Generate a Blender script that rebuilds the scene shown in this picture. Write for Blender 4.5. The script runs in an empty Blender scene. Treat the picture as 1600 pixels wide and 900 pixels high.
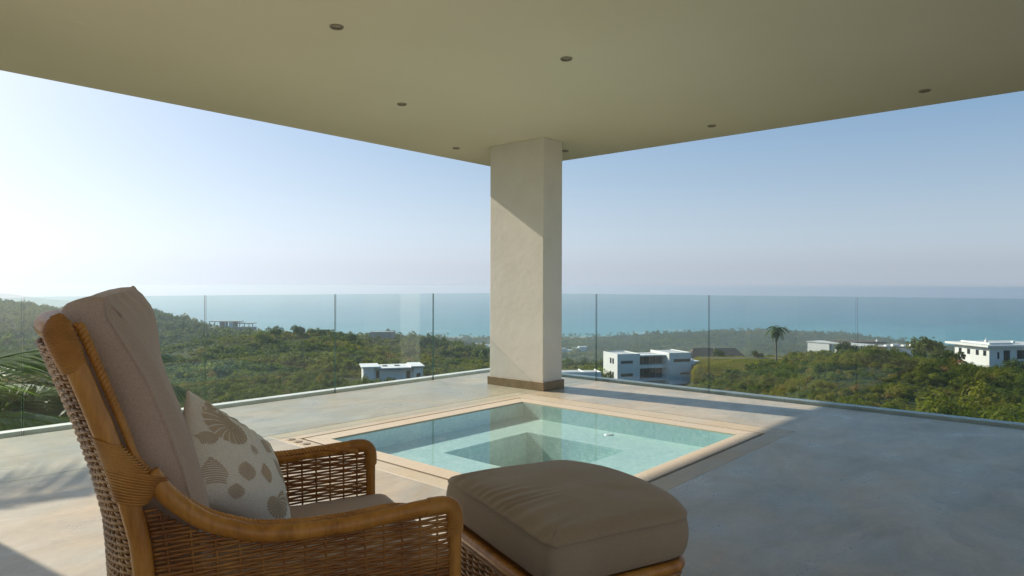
import bpy, bmesh, math, random
import numpy as np
from mathutils import Matrix, Vector

rng = np.random.default_rng(7)
random.seed(7)
scene = bpy.context.scene
COL = scene.collection
PI = math.pi

# ------------------------------------------------------------------ camera, sky, sun
YAW = math.radians(41.52)            # heading of the view, counter-clockwise from +X
EYE = 1.2
cam_data = bpy.data.cameras.new("camera")
cam = bpy.data.objects.new("camera", cam_data)
COL.objects.link(cam)
cam.matrix_world = (Matrix.Translation((0, 0, EYE)) @ Matrix.Rotation(YAW - PI / 2, 4, 'Z')
                    @ Matrix.Rotation(PI / 2, 4, 'X') @ Matrix.Rotation(math.radians(0.14), 4, 'Z'))
cam_data.sensor_width = 36.0
cam_data.lens = 23.715
cam_data.shift_y = -0.0016
cam_data.clip_start = 0.05
cam_data.clip_end = 80000
scene.camera = cam

SUN_HEADING = math.radians(97.6)     # towards the sun, from +X
SUN_EL = math.radians(33.0)
world = bpy.data.worlds.new("World")
scene.world = world
world.use_nodes = True
wn = world.node_tree
bg = wn.nodes["Background"]
sky = wn.nodes.new("ShaderNodeTexSky")
sky.sky_type = 'NISHITA'
sky.sun_disc = False
sky.sun_elevation = SUN_EL
sky.sun_rotation = PI / 2 - SUN_HEADING
sky.altitude = 100
sky.air_density = 1.0
sky.dust_density = 1.5
sky.ozone_density = 2.0
def _wn(kind, **kw):
    n = wn.nodes.new(kind)
    for k, v in kw.items(): setattr(n, k, v)
    return n
# humid air: the sky whitens evenly towards the horizon, all the way round
w_tc = _wn("ShaderNodeTexCoord"); w_sep = _wn("ShaderNodeSeparateXYZ"); wn.links.new(w_tc.outputs["Generated"], w_sep.inputs[0])
w_el = _wn("ShaderNodeMapRange"); w_el.inputs["From Min"].default_value = 0.0; w_el.inputs["From Max"].default_value = 0.42
w_el.inputs["To Min"].default_value = 0.88; w_el.inputs["To Max"].default_value = 0.16
wn.links.new(w_sep.outputs[2], w_el.inputs["Value"])
w_vz = _wn("ShaderNodeMath", operation='MAXIMUM'); w_vz.inputs[1].default_value = 0.03; wn.links.new(w_sep.outputs[2], w_vz.inputs[0])
w_cmb = _wn("ShaderNodeCombineXYZ"); wn.links.new(w_sep.outputs[0], w_cmb.inputs[0]); wn.links.new(w_sep.outputs[1], w_cmb.inputs[1]); wn.links.new(w_vz.outputs[0], w_cmb.inputs[2])
wn.links.new(w_cmb.outputs[0], sky.inputs[0])
w_bw = _wn("ShaderNodeRGBToBW"); wn.links.new(sky.outputs[0], w_bw.inputs[0])
w_tint = _wn("ShaderNodeMix", data_type='RGBA', blend_type='MULTIPLY'); w_tint.inputs[0].default_value = 1.0
wn.links.new(w_bw.outputs[0], w_tint.inputs[6]); w_tint.inputs[7].default_value = (0.875, 0.98, 1.15, 1)
w_mix = _wn("ShaderNodeMix", data_type='RGBA'); wn.links.new(w_el.outputs[0], w_mix.inputs[0])
wn.links.new(sky.outputs[0], w_mix.inputs[6]); wn.links.new(w_tint.outputs[2], w_mix.inputs[7])
w_gam = _wn("ShaderNodeGamma"); w_gam.inputs[1].default_value = 0.58; wn.links.new(w_mix.outputs[2], w_gam.inputs[0])
w_hs = _wn("ShaderNodeHueSaturation"); w_hs.inputs["Saturation"].default_value = 2.1; w_hs.inputs["Value"].default_value = 1.17; wn.links.new(w_gam.outputs[0], w_hs.inputs["Color"])
wn.links.new(w_hs.outputs[0], bg.inputs[0])
bg.inputs[1].default_value = 0.15

sun_data = bpy.data.lights.new("sun", 'SUN')
sun_data.energy = 4.2
sun_data.angle = math.radians(0.7)
sun_data.color = (1.0, 0.89, 0.74)
sun = bpy.data.objects.new("sun", sun_data)
COL.objects.link(sun)
sdir = Vector((math.cos(SUN_EL) * math.cos(SUN_HEADING), math.cos(SUN_EL) * math.sin(SUN_HEADING), math.sin(SUN_EL)))
sun.rotation_euler = sdir.to_track_quat('Z', 'Y').to_euler()
sun.location = (0, 30, 30)

scene.view_settings.view_transform = 'Standard'
scene.view_settings.look = 'None'
scene.view_settings.exposure = 0.70
scene.view_settings.gamma = 1.0
scene.cycles.max_bounces = 10
scene.cycles.diffuse_bounces = 5
scene.cycles.glossy_bounces = 4
scene.cycles.transparent_max_bounces = 24
scene.cycles.volume_bounces = 1
scene.cycles.use_denoising = True

# ------------------------------------------------------------------ helpers
S_, C_ = math.sin(YAW), math.cos(YAW)
def W(X, d, z=0.0):
    """metres to the right of and ahead of the house's viewpoint -> world"""
    return Vector((X * S_ + d * C_, -X * C_ + d * S_, z))

def np_mesh(name, verts, quads=None, tris=None, smooth=True):
    me = bpy.data.meshes.new(name)
    verts = np.asarray(verts, dtype=np.float32).reshape(-1, 3)
    parts, tot = [], []
    if quads is not None and len(quads):
        q = np.asarray(quads, dtype=np.int32).reshape(-1, 4); parts.append(q.ravel()); tot.append(np.full(len(q), 4, np.int32))
    if tris is not None and len(tris):
        t = np.asarray(tris, dtype=np.int32).reshape(-1, 3); parts.append(t.ravel()); tot.append(np.full(len(t), 3, np.int32))
    loops = np.concatenate(parts); tot = np.concatenate(tot)
    me.vertices.add(len(verts)); me.vertices.foreach_set("co", verts.ravel())
    me.loops.add(len(loops)); me.loops.foreach_set("vertex_index", loops)
    me.polygons.add(len(tot))
    start = np.concatenate([[0], np.cumsum(tot)[:-1]]).astype(np.int32)
    me.polygons.foreach_set("loop_start", start); me.polygons.foreach_set("loop_total", tot)
    me.polygons.foreach_set("use_smooth", np.full(len(tot), smooth, dtype=bool))
    me.update(calc_edges=True)
    me.validate()
    return me

class MB:
    """collects geometry, links it as ONE mesh object"""
    def __init__(self): self.v = []; self.q = []; self.t = []; self.n = 0
    def add(self, v, q=None, t=None):
        v = np.asarray(v, dtype=np.float64).reshape(-1, 3)
        self.v.append(v)
        if q is not None and len(q): self.q.append(np.asarray(q, dtype=np.int64).reshape(-1, 4) + self.n)
        if t is not None and len(t): self.t.append(np.asarray(t, dtype=np.int64).reshape(-1, 3) + self.n)
        self.n += len(v); return self
    def box(self, x0, x1, y0, y1, z0, z1):
        v = [(x0, y0, z0), (x1, y0, z0), (x1, y1, z0), (x0, y1, z0), (x0, y0, z1), (x1, y0, z1), (x1, y1, z1), (x0, y1, z1)]
        q = [(3, 2, 1, 0), (4, 5, 6, 7), (0, 1, 5, 4), (1, 2, 6, 5), (2, 3, 7, 6), (3, 0, 4, 7)]
        return self.add(v, q)
    def prism(self, poly, z0, z1):
        n = len(poly)
        v = [(p[0], p[1], z0) for p in poly] + [(p[0], p[1], z1) for p in poly]
        q = [(i, (i + 1) % n, n + (i + 1) % n, n + i) for i in range(n)]
        if n == 4: q += [(3, 2, 1, 0), (4, 5, 6, 7)]; t = None
        else: t = [(0, i + 1, i) for i in range(1, n - 1)] + [(n, n + i, n + i + 1) for i in range(1, n - 1)]
        return self.add(v, q, t)
    def tube(self, pts, r, sides=8, caps=True, flat=1.0, up=None):
        v, q, t = tube_geo(pts, r, sides, caps, flat, up)
        return self.add(v, q, t)
    def mesh(self, name, smooth=False):
        return np_mesh(name, np.concatenate(self.v), np.concatenate(self.q) if self.q else None, np.concatenate(self.t) if self.t else None, smooth)
    def build(self, name, mat, parent=None, smooth=False, bevel=0, seg=2):
        o = bpy.data.objects.new(name, self.mesh(name, smooth)); COL.objects.link(o)
        if mat is not None: o.data.materials.append(mat)
        o.parent = parent
        if bevel:
            m = o.modifiers.new("bevel", 'BEVEL'); m.width = bevel; m.segments = seg; m.limit_method = 'ANGLE'
        return o

def tube_geo(pts, r, sides=8, caps=True, flat=1.0, up=None):
    P = np.asarray(pts, dtype=np.float64); n = len(P)
    T = np.gradient(P, axis=0); T /= np.linalg.norm(T, axis=1, keepdims=True) + 1e-12
    if up is None:
        a = np.array([0, 0, 1.0]) if abs(T[0, 2]) < 0.9 else np.array([1.0, 0, 0])
        U = np.zeros((n, 3)); u = a - T[0] * a.dot(T[0]); u /= np.linalg.norm(u); U[0] = u
        for i in range(1, n):
            u = u - T[i] * u.dot(T[i]); u /= np.linalg.norm(u) + 1e-12; U[i] = u
    else:
        U = np.broadcast_to(np.asarray(up, dtype=np.float64), (n, 3)).copy()
        U -= T * (U * T).sum(1, keepdims=True); U /= np.linalg.norm(U, axis=1, keepdims=True) + 1e-12
    V = np.cross(T, U)
    R = np.broadcast_to(np.asarray(r, dtype=np.float64), (n,))
    ang = np.arange(sides) * 2 * PI / sides
    ring = (np.cos(ang)[None, :, None] * U[:, None, :] * flat + np.sin(ang)[None, :, None] * V[:, None, :]) * R[:, None, None]
    v = (P[:, None, :] + ring).reshape(-1, 3)
    i = np.arange(n - 1)[:, None] * sides; j = np.arange(sides)[None, :]; j2 = (j + 1) % sides
    q = np.stack([i + j, i + j2, i + sides + j2, i + sides + j], -1).reshape(-1, 4)
    t = None
    if caps:
        v = np.concatenate([v, P[:1], P[-1:]]); k = n * sides
        t = [(k, (a + 1) % sides, a) for a in range(sides)] + [(k + 1, (n - 1) * sides + a, (n - 1) * sides + (a + 1) % sides) for a in range(sides)]
    return v, q, t

def grid_quads(nu, nv, wrap_u=False):
    i = np.arange(nu if wrap_u else nu - 1)[:, None]; j = np.arange(nv - 1)[None, :]
    i2 = (i + 1) % nu
    return np.stack([i * nv + j, i2 * nv + j, i2 * nv + j + 1, i * nv + j + 1], -1).reshape(-1, 4)

def empty(name, loc=(0, 0, 0), rz=0.0):
    o = bpy.data.objects.new(name, None); COL.objects.link(o)
    o.location = loc; o.rotation_euler = (0, 0, rz); o.empty_display_size = 0.2
    return o

def tag(o, label=None, cat=None, group=None, kind=None):
    if label: o["label"] = label
    if cat: o["category"] = cat
    if group: o["group"] = group
    if kind: o["kind"] = kind
    return o

def copy_tree(o, parent=None):
    c = o.copy(); COL.objects.link(c); c.parent = parent
    for ch in list(o.children):
        copy_tree(ch, c)
    return c

def smoothstep(a, b, x):
    t = np.clip((x - a) / (b - a), 0, 1); return t * t * (3 - 2 * t)

_perm = np.random.default_rng(3).permutation(4096)
def vnoise(x, y, seed=0):
    x = np.asarray(x, float); y = np.asarray(y, float)
    xi = np.floor(x).astype(np.int64); yi = np.floor(y).astype(np.int64)
    fx = x - xi; fy = y - yi; fx = fx * fx * (3 - 2 * fx); fy = fy * fy * (3 - 2 * fy)
    def h(a, b): return _perm[(_perm[(a + seed * 131) & 4095] + b) & 4095] / 4095.0
    return (h(xi, yi) * (1 - fx) + h(xi + 1, yi) * fx) * (1 - fy) + (h(xi, yi + 1) * (1 - fx) + h(xi + 1, yi + 1) * fx) * fy
def fbm(x, y, seed=0, oct=4):
    s = 0; a = 0.5; x = np.asarray(x, float); y = np.asarray(y, float)
    for k in range(oct):
        s = s + a * (vnoise(x, y, seed + k) - 0.5); x = x * 2.03 + 11.3; y = y * 2.03 + 5.7; a *= 0.5
    return s

# ------------------------------------------------------------------ materials
def new_mat(name):
    m = bpy.data.materials.new(name); m.use_nodes = True
    nt = m.node_tree; return m, nt, nt.nodes["Principled BSDF"]
def N(nt, kind, **kw):
    n = nt.nodes.new(kind)
    for k, v in kw.items(): setattr(n, k, v)
    return n
def ramp(nt, stops, interp='LINEAR'):
    r = nt.nodes.new("ShaderNodeValToRGB"); cr = r.color_ramp; cr.interpolation = interp
    while len(cr.elements) < len(stops): cr.elements.new(0.5)
    for e, (p, c) in zip(cr.elements, stops):
        e.position = p; e.color = (*c, 1) if len(c) == 3 else c
    return r
def noise_node(nt, scale, detail=4, rough=0.55, dist=0.0, coord=None, vec_scale=None):
    t = nt.nodes.new("ShaderNodeTexNoise"); t.inputs["Scale"].default_value = scale
    t.inputs["Detail"].default_value = detail; t.inputs["Roughness"].default_value = rough; t.inputs["Distortion"].default_value = dist
    if coord is not None:
        if vec_scale is not None:
            mp = nt.nodes.new("ShaderNodeMapping"); mp.inputs["Scale"].default_value = vec_scale
            nt.links.new(coord, mp.inputs["Vector"]); nt.links.new(mp.outputs[0], t.inputs["Vector"])
        else: nt.links.new(coord, t.inputs["Vector"])
    return t
def bump(nt, bsdf, height, strength=0.2, dist=0.01):
    b = nt.nodes.new("ShaderNodeBump"); b.inputs["Strength"].default_value = strength; b.inputs["Distance"].default_value = dist
    nt.links.new(height, b.inputs["Height"]); nt.links.new(b.outputs[0], bsdf.inputs["Normal"]); return b
def simple(name, stops, scale=8, rough=0.6, bump_s=0.0, bump_scale=None, bump_d=0.01, detail=4, vec_scale=None, coords='Object', spec=None, dist=0.0):
    m, nt, b = new_mat(name)
    tc = N(nt, "ShaderNodeTexCoord")
    n = noise_node(nt, scale, detail, coord=tc.outputs[coords], vec_scale=vec_scale, dist=dist)
    r = ramp(nt, stops); nt.links.new(n.outputs["Fac"], r.inputs[0]); nt.links.new(r.outputs[0], b.inputs["Base Color"])
    b.inputs["Roughness"].default_value = rough
    if spec is not None: b.inputs["Specular IOR Level"].default_value = spec
    if bump_s:
        n2 = noise_node(nt, bump_scale or scale * 4, 5, coord=tc.outputs[coords]); bump(nt, b, n2.outputs["Fac"], bump_s, bump_d)
    return m

M = {}
M['plaster'] = simple('plaster', [(0.35, (0.70, 0.67, 0.60)), (0.65, (0.75, 0.72, 0.65))], 3, 0.85, 0.28, 14, 0.008)
M['ceiling'] = simple('ceiling_paint', [(0.3, (0.78, 0.725, 0.595)), (0.7, (0.82, 0.765, 0.635))], 0.8, 0.8, 0.3, 1.6, 0.02)
M['house_stone'] = simple('tan_house_wall', [(0.3, (0.42, 0.37, 0.30)), (0.7, (0.50, 0.44, 0.36))], 1.2, 0.85, 0.3, 8, 0.01)
M['house_white'] = simple('white_render', [(0.3, (0.72, 0.71, 0.68)), (0.7, (0.80, 0.79, 0.76))], 0.6, 0.8, detail=8)
M['house_grey'] = simple('grey_concrete', [(0.3, (0.28, 0.26, 0.24)), (0.7, (0.42, 0.40, 0.37))], 0.5, 0.85, detail=8)
M['roof_grey'] = simple('grey_roof_screed', [(0.3, (0.36, 0.36, 0.35)), (0.7, (0.62, 0.62, 0.60))], 0.4, 0.8, detail=8)
M['thatch'] = simple('brown_thatch', [(0.3, (0.06, 0.045, 0.035)), (0.7, (0.13, 0.10, 0.08))], 1.2, 0.9, 0.6, 4, 0.2)
M['dark_glass'] = simple('dark_window_glass', [(0.3, (0.015, 0.02, 0.024)), (0.7, (0.04, 0.05, 0.055))], 0.3, 0.08)
M['win_frame'] = simple('window_frame', [(0.3, (0.10, 0.10, 0.10)), (0.7, (0.14, 0.14, 0.14))], 2, 0.5)
M['red'] = simple('faded_red_cloth', [(0.3, (0.45, 0.12, 0.10)), (0.7, (0.55, 0.2, 0.16))], 2, 0.8)
M['sill'] = simple('white_sill', [(0.3, (0.55, 0.55, 0.53)), (0.7, (0.70, 0.70, 0.68))], 3, 0.5)
M['channel'] = simple('dark_channel', [(0.3, (0.012, 0.012, 0.012)), (0.7, (0.03, 0.028, 0.025))], 6, 0.7)
M['skirting'] = simple('stone_skirting', [(0.3, (0.20, 0.145, 0.075)), (0.7, (0.30, 0.22, 0.125))], 14, 0.35, 0.15, 60, 0.004)
M['steel'] = simple('brushed_nickel', [(0.3, (0.28, 0.26, 0.23)), (0.7, (0.36, 0.34, 0.30))], 30, 0.35)
M['steel'].node_tree.nodes["Principled BSDF"].inputs["Metallic"].default_value = 0.8
M['trim'] = simple('bronze_trim', [(0.3, (0.26, 0.23, 0.18)), (0.7, (0.34, 0.30, 0.24))], 30, 0.5)
M['lens'] = simple('lamp_glass', [(0.3, (0.25, 0.24, 0.21)), (0.7, (0.4, 0.38, 0.34))], 30, 0.2)
M['white_plastic'] = simple('white_plastic', [(0.3, (0.7, 0.72, 0.72)), (0.7, (0.78, 0.8, 0.8))], 20, 0.4)

def mk_concrete(name, cool, warm, dark, rough=(0.22, 0.42), warm_bias=0.5):
    m, nt, b = new_mat(name); L = nt.links.new
    tc = N(nt, "ShaderNodeTexCoord"); co = tc.outputs['Object']
    big = noise_node(nt, 0.8, 6, 0.62, 1.8, co)
    sw = noise_node(nt, 1.5, 10, 0.74, 0.9, co, (1.0, 1.8, 1.0))
    fine = noise_node(nt, 26, 6, 0.7, 0.6, co, (1.0, 2.0, 1.0))
    r1 = ramp(nt, [(warm_bias - 0.13, cool), (warm_bias + 0.13, warm)]); L(big.outputs['Fac'], r1.inputs[0])
    r2 = ramp(nt, [(0.36, dark), (0.62, (1, 1, 1))]); L(sw.outputs['Fac'], r2.inputs[0])
    mx = N(nt, "ShaderNodeMix", data_type='RGBA', blend_type='MULTIPLY'); mx.inputs[0].default_value = 0.75
    L(r1.outputs[0], mx.inputs[6]); L(r2.outputs[0], mx.inputs[7])
    r3 = ramp(nt, [(0.3, (0.86, 0.86, 0.86)), (0.7, (1.06, 1.06, 1.06))]); L(fine.outputs['Fac'], r3.inputs[0])
    mx2 = N(nt, "ShaderNodeMix", data_type='RGBA', blend_type='MULTIPLY'); mx2.inputs[0].default_value = 0.7
    L(mx.outputs[2], mx2.inputs[6]); L(r3.outputs[0], mx2.inputs[7]); L(mx2.outputs[2], b.inputs['Base Color'])
    rn = noise_node(nt, 2.3, 9, 0.72, 0.6, co, (1.0, 1.5, 1.0))
    mr = N(nt, "ShaderNodeMapRange"); mr.inputs['To Min'].default_value = rough[0]; mr.inputs['To Max'].default_value = rough[1]
    mr.inputs['From Min'].default_value = 0.3; mr.inputs['From Max'].default_value = 0.7
    L(rn.outputs['Fac'], mr.inputs['Value']); L(mr.outputs[0], b.inputs['Roughness'])
    ms = N(nt, "ShaderNodeMapRange"); ms.inputs['From Min'].default_value = 0.34; ms.inputs['From Max'].default_value = 0.64; ms.inputs['To Min'].default_value = 0.55; ms.inputs['To Max'].default_value = 0.32
    L(rn.outputs['Fac'], ms.inputs['Value']); L(ms.outputs[0], b.inputs['Specular IOR Level'])
    wav = noise_node(nt, 3.5, 5, 0.6, 0.8, co); bump(nt, b, wav.outputs['Fac'], 0.035, 0.012)
    return m
M['floor'] = mk_concrete('polished_concrete', (0.44, 0.42, 0.355), (0.53, 0.44, 0.315), (0.64, 0.62, 0.56), (0.24, 0.40))
M['surround'] = mk_concrete('trowelled_sand_concrete', (0.52, 0.465, 0.375), (0.53, 0.44, 0.31), (0.86, 0.84, 0.78), (0.40, 0.55))
M['coping'] = mk_concrete('smooth_sand_coping', (0.55, 0.485, 0.39), (0.57, 0.48, 0.37), (0.92, 0.90, 0.86), (0.45, 0.6))

def mk_mosaic():
    m, nt, b = new_mat('turquoise_mosaic'); L = nt.links.new
    geo = N(nt, "ShaderNodeNewGeometry"); tc = N(nt, "ShaderNodeTexCoord")
    br = N(nt, "ShaderNodeTexVoronoi", feature='F1', distance='CHEBYCHEV'); br.inputs['Scale'].default_value = 36; br.inputs['Randomness'].default_value = 0.0
    L(tc.outputs['Object'], br.inputs['Vector'])
    wn_ = N(nt, "ShaderNodeSeparateColor"); L(br.outputs['Color'], wn_.inputs[0])
    r = ramp(nt, [(0.0, (0.54, 0.69, 0.67)), (0.5, (0.60, 0.745, 0.715)), (1.0, (0.68, 0.79, 0.755))]); L(wn_.outputs[0], r.inputs[0])
    g = ramp(nt, [(0.40, (1, 1, 1)), (0.47, (0.8, 0.86, 0.84))]); L(br.outputs['Distance'], g.inputs[0])
    n = noise_node(nt, 5, 5, 0.7, 1.5, tc.outputs['Object']); r4 = ramp(nt, [(0.35, (0.86, 0.9, 0.9)), (0.7, (1.08, 1.06, 1.02))]); L(n.outputs['Fac'], r4.inputs[0])
    mx = N(nt, "ShaderNodeMix", data_type='RGBA', blend_type='MULTIPLY'); mx.inputs[0].default_value = 1
    L(r.outputs[0], mx.inputs[6]); L(g.outputs[0], mx.inputs[7])
    mx2 = N(nt, "ShaderNodeMix", data_type='RGBA', blend_type='MULTIPLY'); mx2.inputs[0].default_value = 1
    L(mx.outputs[2], mx2.inputs[6]); L(r4.outputs[0], mx2.inputs[7]); L(mx2.outputs[2], b.inputs['Base Color'])
    b.inputs['Roughness'].default_value = 0.4
    return m
M['mosaic'] = mk_mosaic()

def mk_thin(name, tint, f0, rough, k, bump_scale=None, bump_s=0.0, bump_d=0.002, streak=False):
    """a clear sheet: what lies behind, plus the mirror image that grows at grazing angles"""
    m, nt, b = new_mat(name); L = nt.links.new
    nt.nodes.remove(b); out = nt.nodes["Material Output"]
    tr = N(nt, "ShaderNodeBsdfTransparent"); tr.inputs[0].default_value = (*tint, 1)
    gl = N(nt, "ShaderNodeBsdfGlossy"); gl.inputs['Roughness'].default_value = rough
    lw = N(nt, "ShaderNodeLayerWeight"); lw.inputs['Blend'].default_value = 0.5
    p5 = N(nt, "ShaderNodeMath", operation='POWER'); p5.inputs[1].default_value = 5.0; L(lw.outputs['Facing'], p5.inputs[0])
    ma = N(nt, "ShaderNodeMath", operation='MULTIPLY_ADD'); ma.inputs[1].default_value = (1 - f0) * k; ma.inputs[2].default_value = f0
    L(p5.outputs[0], ma.inputs[0])
    mix = N(nt, "ShaderNodeMixShader"); L(ma.outputs[0], mix.inputs[0]); L(tr.outputs[0], mix.inputs[1]); L(gl.outputs[0], mix.inputs[2])
    tc = N(nt, "ShaderNodeTexCoord")
    if bump_s:
        n = noise_node(nt, bump_scale, 3, 0.5, 0.3, tc.outputs['Object'])
        bp = N(nt, "ShaderNodeBump"); bp.inputs['Strength'].default_value = bump_s; bp.inputs['Distance'].default_value = bump_d
        L(n.outputs['Fac'], bp.inputs['Height']); L(bp.outputs[0], gl.inputs['Normal'])
    last = mix
    if streak:      # a film of salt and dust on the glass
        n = noise_node(nt, 2.2, 6, 0.65, 0.5, tc.outputs['Object'], (1.0, 1.0, 0.35)); r = ramp(nt, [(0.45, (0, 0, 0)), (0.8, (0.022, 0.022, 0.022))])
        L(n.outputs['Fac'], r.inputs[0])
        df = N(nt, "ShaderNodeBsdfDiffuse"); df.inputs[0].default_value = (0.6, 0.62, 0.6, 1)
        mix2 = N(nt, "ShaderNodeMixShader"); L(r.outputs[0], mix2.inputs[0]); L(mix.outputs[0], mix2.inputs[1]); L(df.outputs[0], mix2.inputs[2]); last = mix2
    L(last.outputs[0], out.inputs[0]); return m
M['glass'] = mk_thin('clear_glass', (0.905, 0.957, 0.95), 0.035, 0.0, 0.75, streak=True)
M['water'] = mk_thin('clear_pool_water', (0.81, 0.91, 0.915), 0.02, 0.0, 0.95, 7, 0.12, 0.003)
M['glass_edge'] = simple('green_glass_edge', [(0.3, (0.07, 0.15, 0.13)), (0.7, (0.12, 0.22, 0.19))], 6, 0.15)

def mk_leaf(name, stops, trans=0.3, rough=0.5, use_tint=False):
    m, nt, b = new_mat(name); L = nt.links.new
    out = nt.nodes["Material Output"]
    r = ramp(nt, stops)
    oi = N(nt, "ShaderNodeObjectInfo")
    tc = N(nt, "ShaderNodeNewGeometry")
    n = noise_node(nt, 1.7, 3, 0.6, 0, tc.outputs['Position'])
    mm = N(nt, "ShaderNodeMath", operation='MULTIPLY_ADD'); mm.inputs[1].default_value = 0.42
    L(oi.outputs['Random'], mm.inputs[0])
    if use_tint:
        at = N(nt, "ShaderNodeAttribute", attribute_type='INSTANCER', attribute_name='tint')
        L(at.outputs['Fac'], mm.inputs[2])
    else:
        m3 = N(nt, "ShaderNodeMath", operation='MULTIPLY'); m3.inputs[1].default_value = 0.75; L(n.outputs['Fac'], m3.inputs[0]); L(m3.outputs[0], mm.inputs[2])
    L(mm.outputs[0], r.inputs[0]); L(r.outputs[0], b.inputs['Base Color'])
    b.inputs['Roughness'].default_value = rough; b.inputs['Specular IOR Level'].default_value = 0.3 if rough < 0.45 else 0.12
    tl = N(nt, "ShaderNodeBsdfTranslucent")
    br = N(nt, "ShaderNodeMix", data_type='RGBA', blend_type='MULTIPLY'); br.inputs[0].default_value = 1.0
    L(r.outputs[0], br.inputs[6]); br.inputs[7].default_value = (1.5, 1.6, 0.6, 1)
    L(br.outputs[2], tl.inputs[0])
    mx = N(nt, "ShaderNodeMixShader"); mx.inputs[0].default_value = trans
    L(b.outputs[0], mx.inputs[1]); L(tl.outputs[0], mx.inputs[2]); L(mx.outputs[0], out.inputs[0])
    return m
SHRUB_STOPS = [(0.0, (0.028, 0.052, 0.007)), (0.3, (0.082, 0.108, 0.013)), (0.6, (0.155, 0.162, 0.020)), (0.85, (0.225, 0.185, 0.032)), (1.0, (0.23, 0.15, 0.055))]
M['shrub'] = mk_leaf('shrub_leaves', SHRUB_STOPS, 0.4, 0.55, use_tint=True)
M['tree_leaf'] = mk_leaf('tree_leaves', [(0.0, (0.026, 0.048, 0.009)), (0.5, (0.06, 0.088, 0.014)), (1.0, (0.11, 0.13, 0.022))], 0.35)
M['lime_leaf'] = mk_leaf('lime_leaves', [(0.0, (0.12, 0.16, 0.02)), (1.0, (0.22, 0.24, 0.04))], 0.3)
M['palm_leaf'] = mk_leaf('palm_leaflets', [(0.0, (0.07, 0.13, 0.02)), (0.5, (0.12, 0.19, 0.025)), (1.0, (0.24, 0.27, 0.04))], 0.6, 0.32)
M['dark_palm_leaf'] = mk_leaf('dark_palm_leaflets', [(0.0, (0.04, 0.085, 0.02)), (1.0, (0.11, 0.16, 0.035))], 0.45, 0.4)
M['bark'] = simple('bark', [(0.3, (0.11, 0.085, 0.06)), (0.7, (0.22, 0.19, 0.15))], 4, 0.9, 0.5, 12, 0.05)

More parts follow.
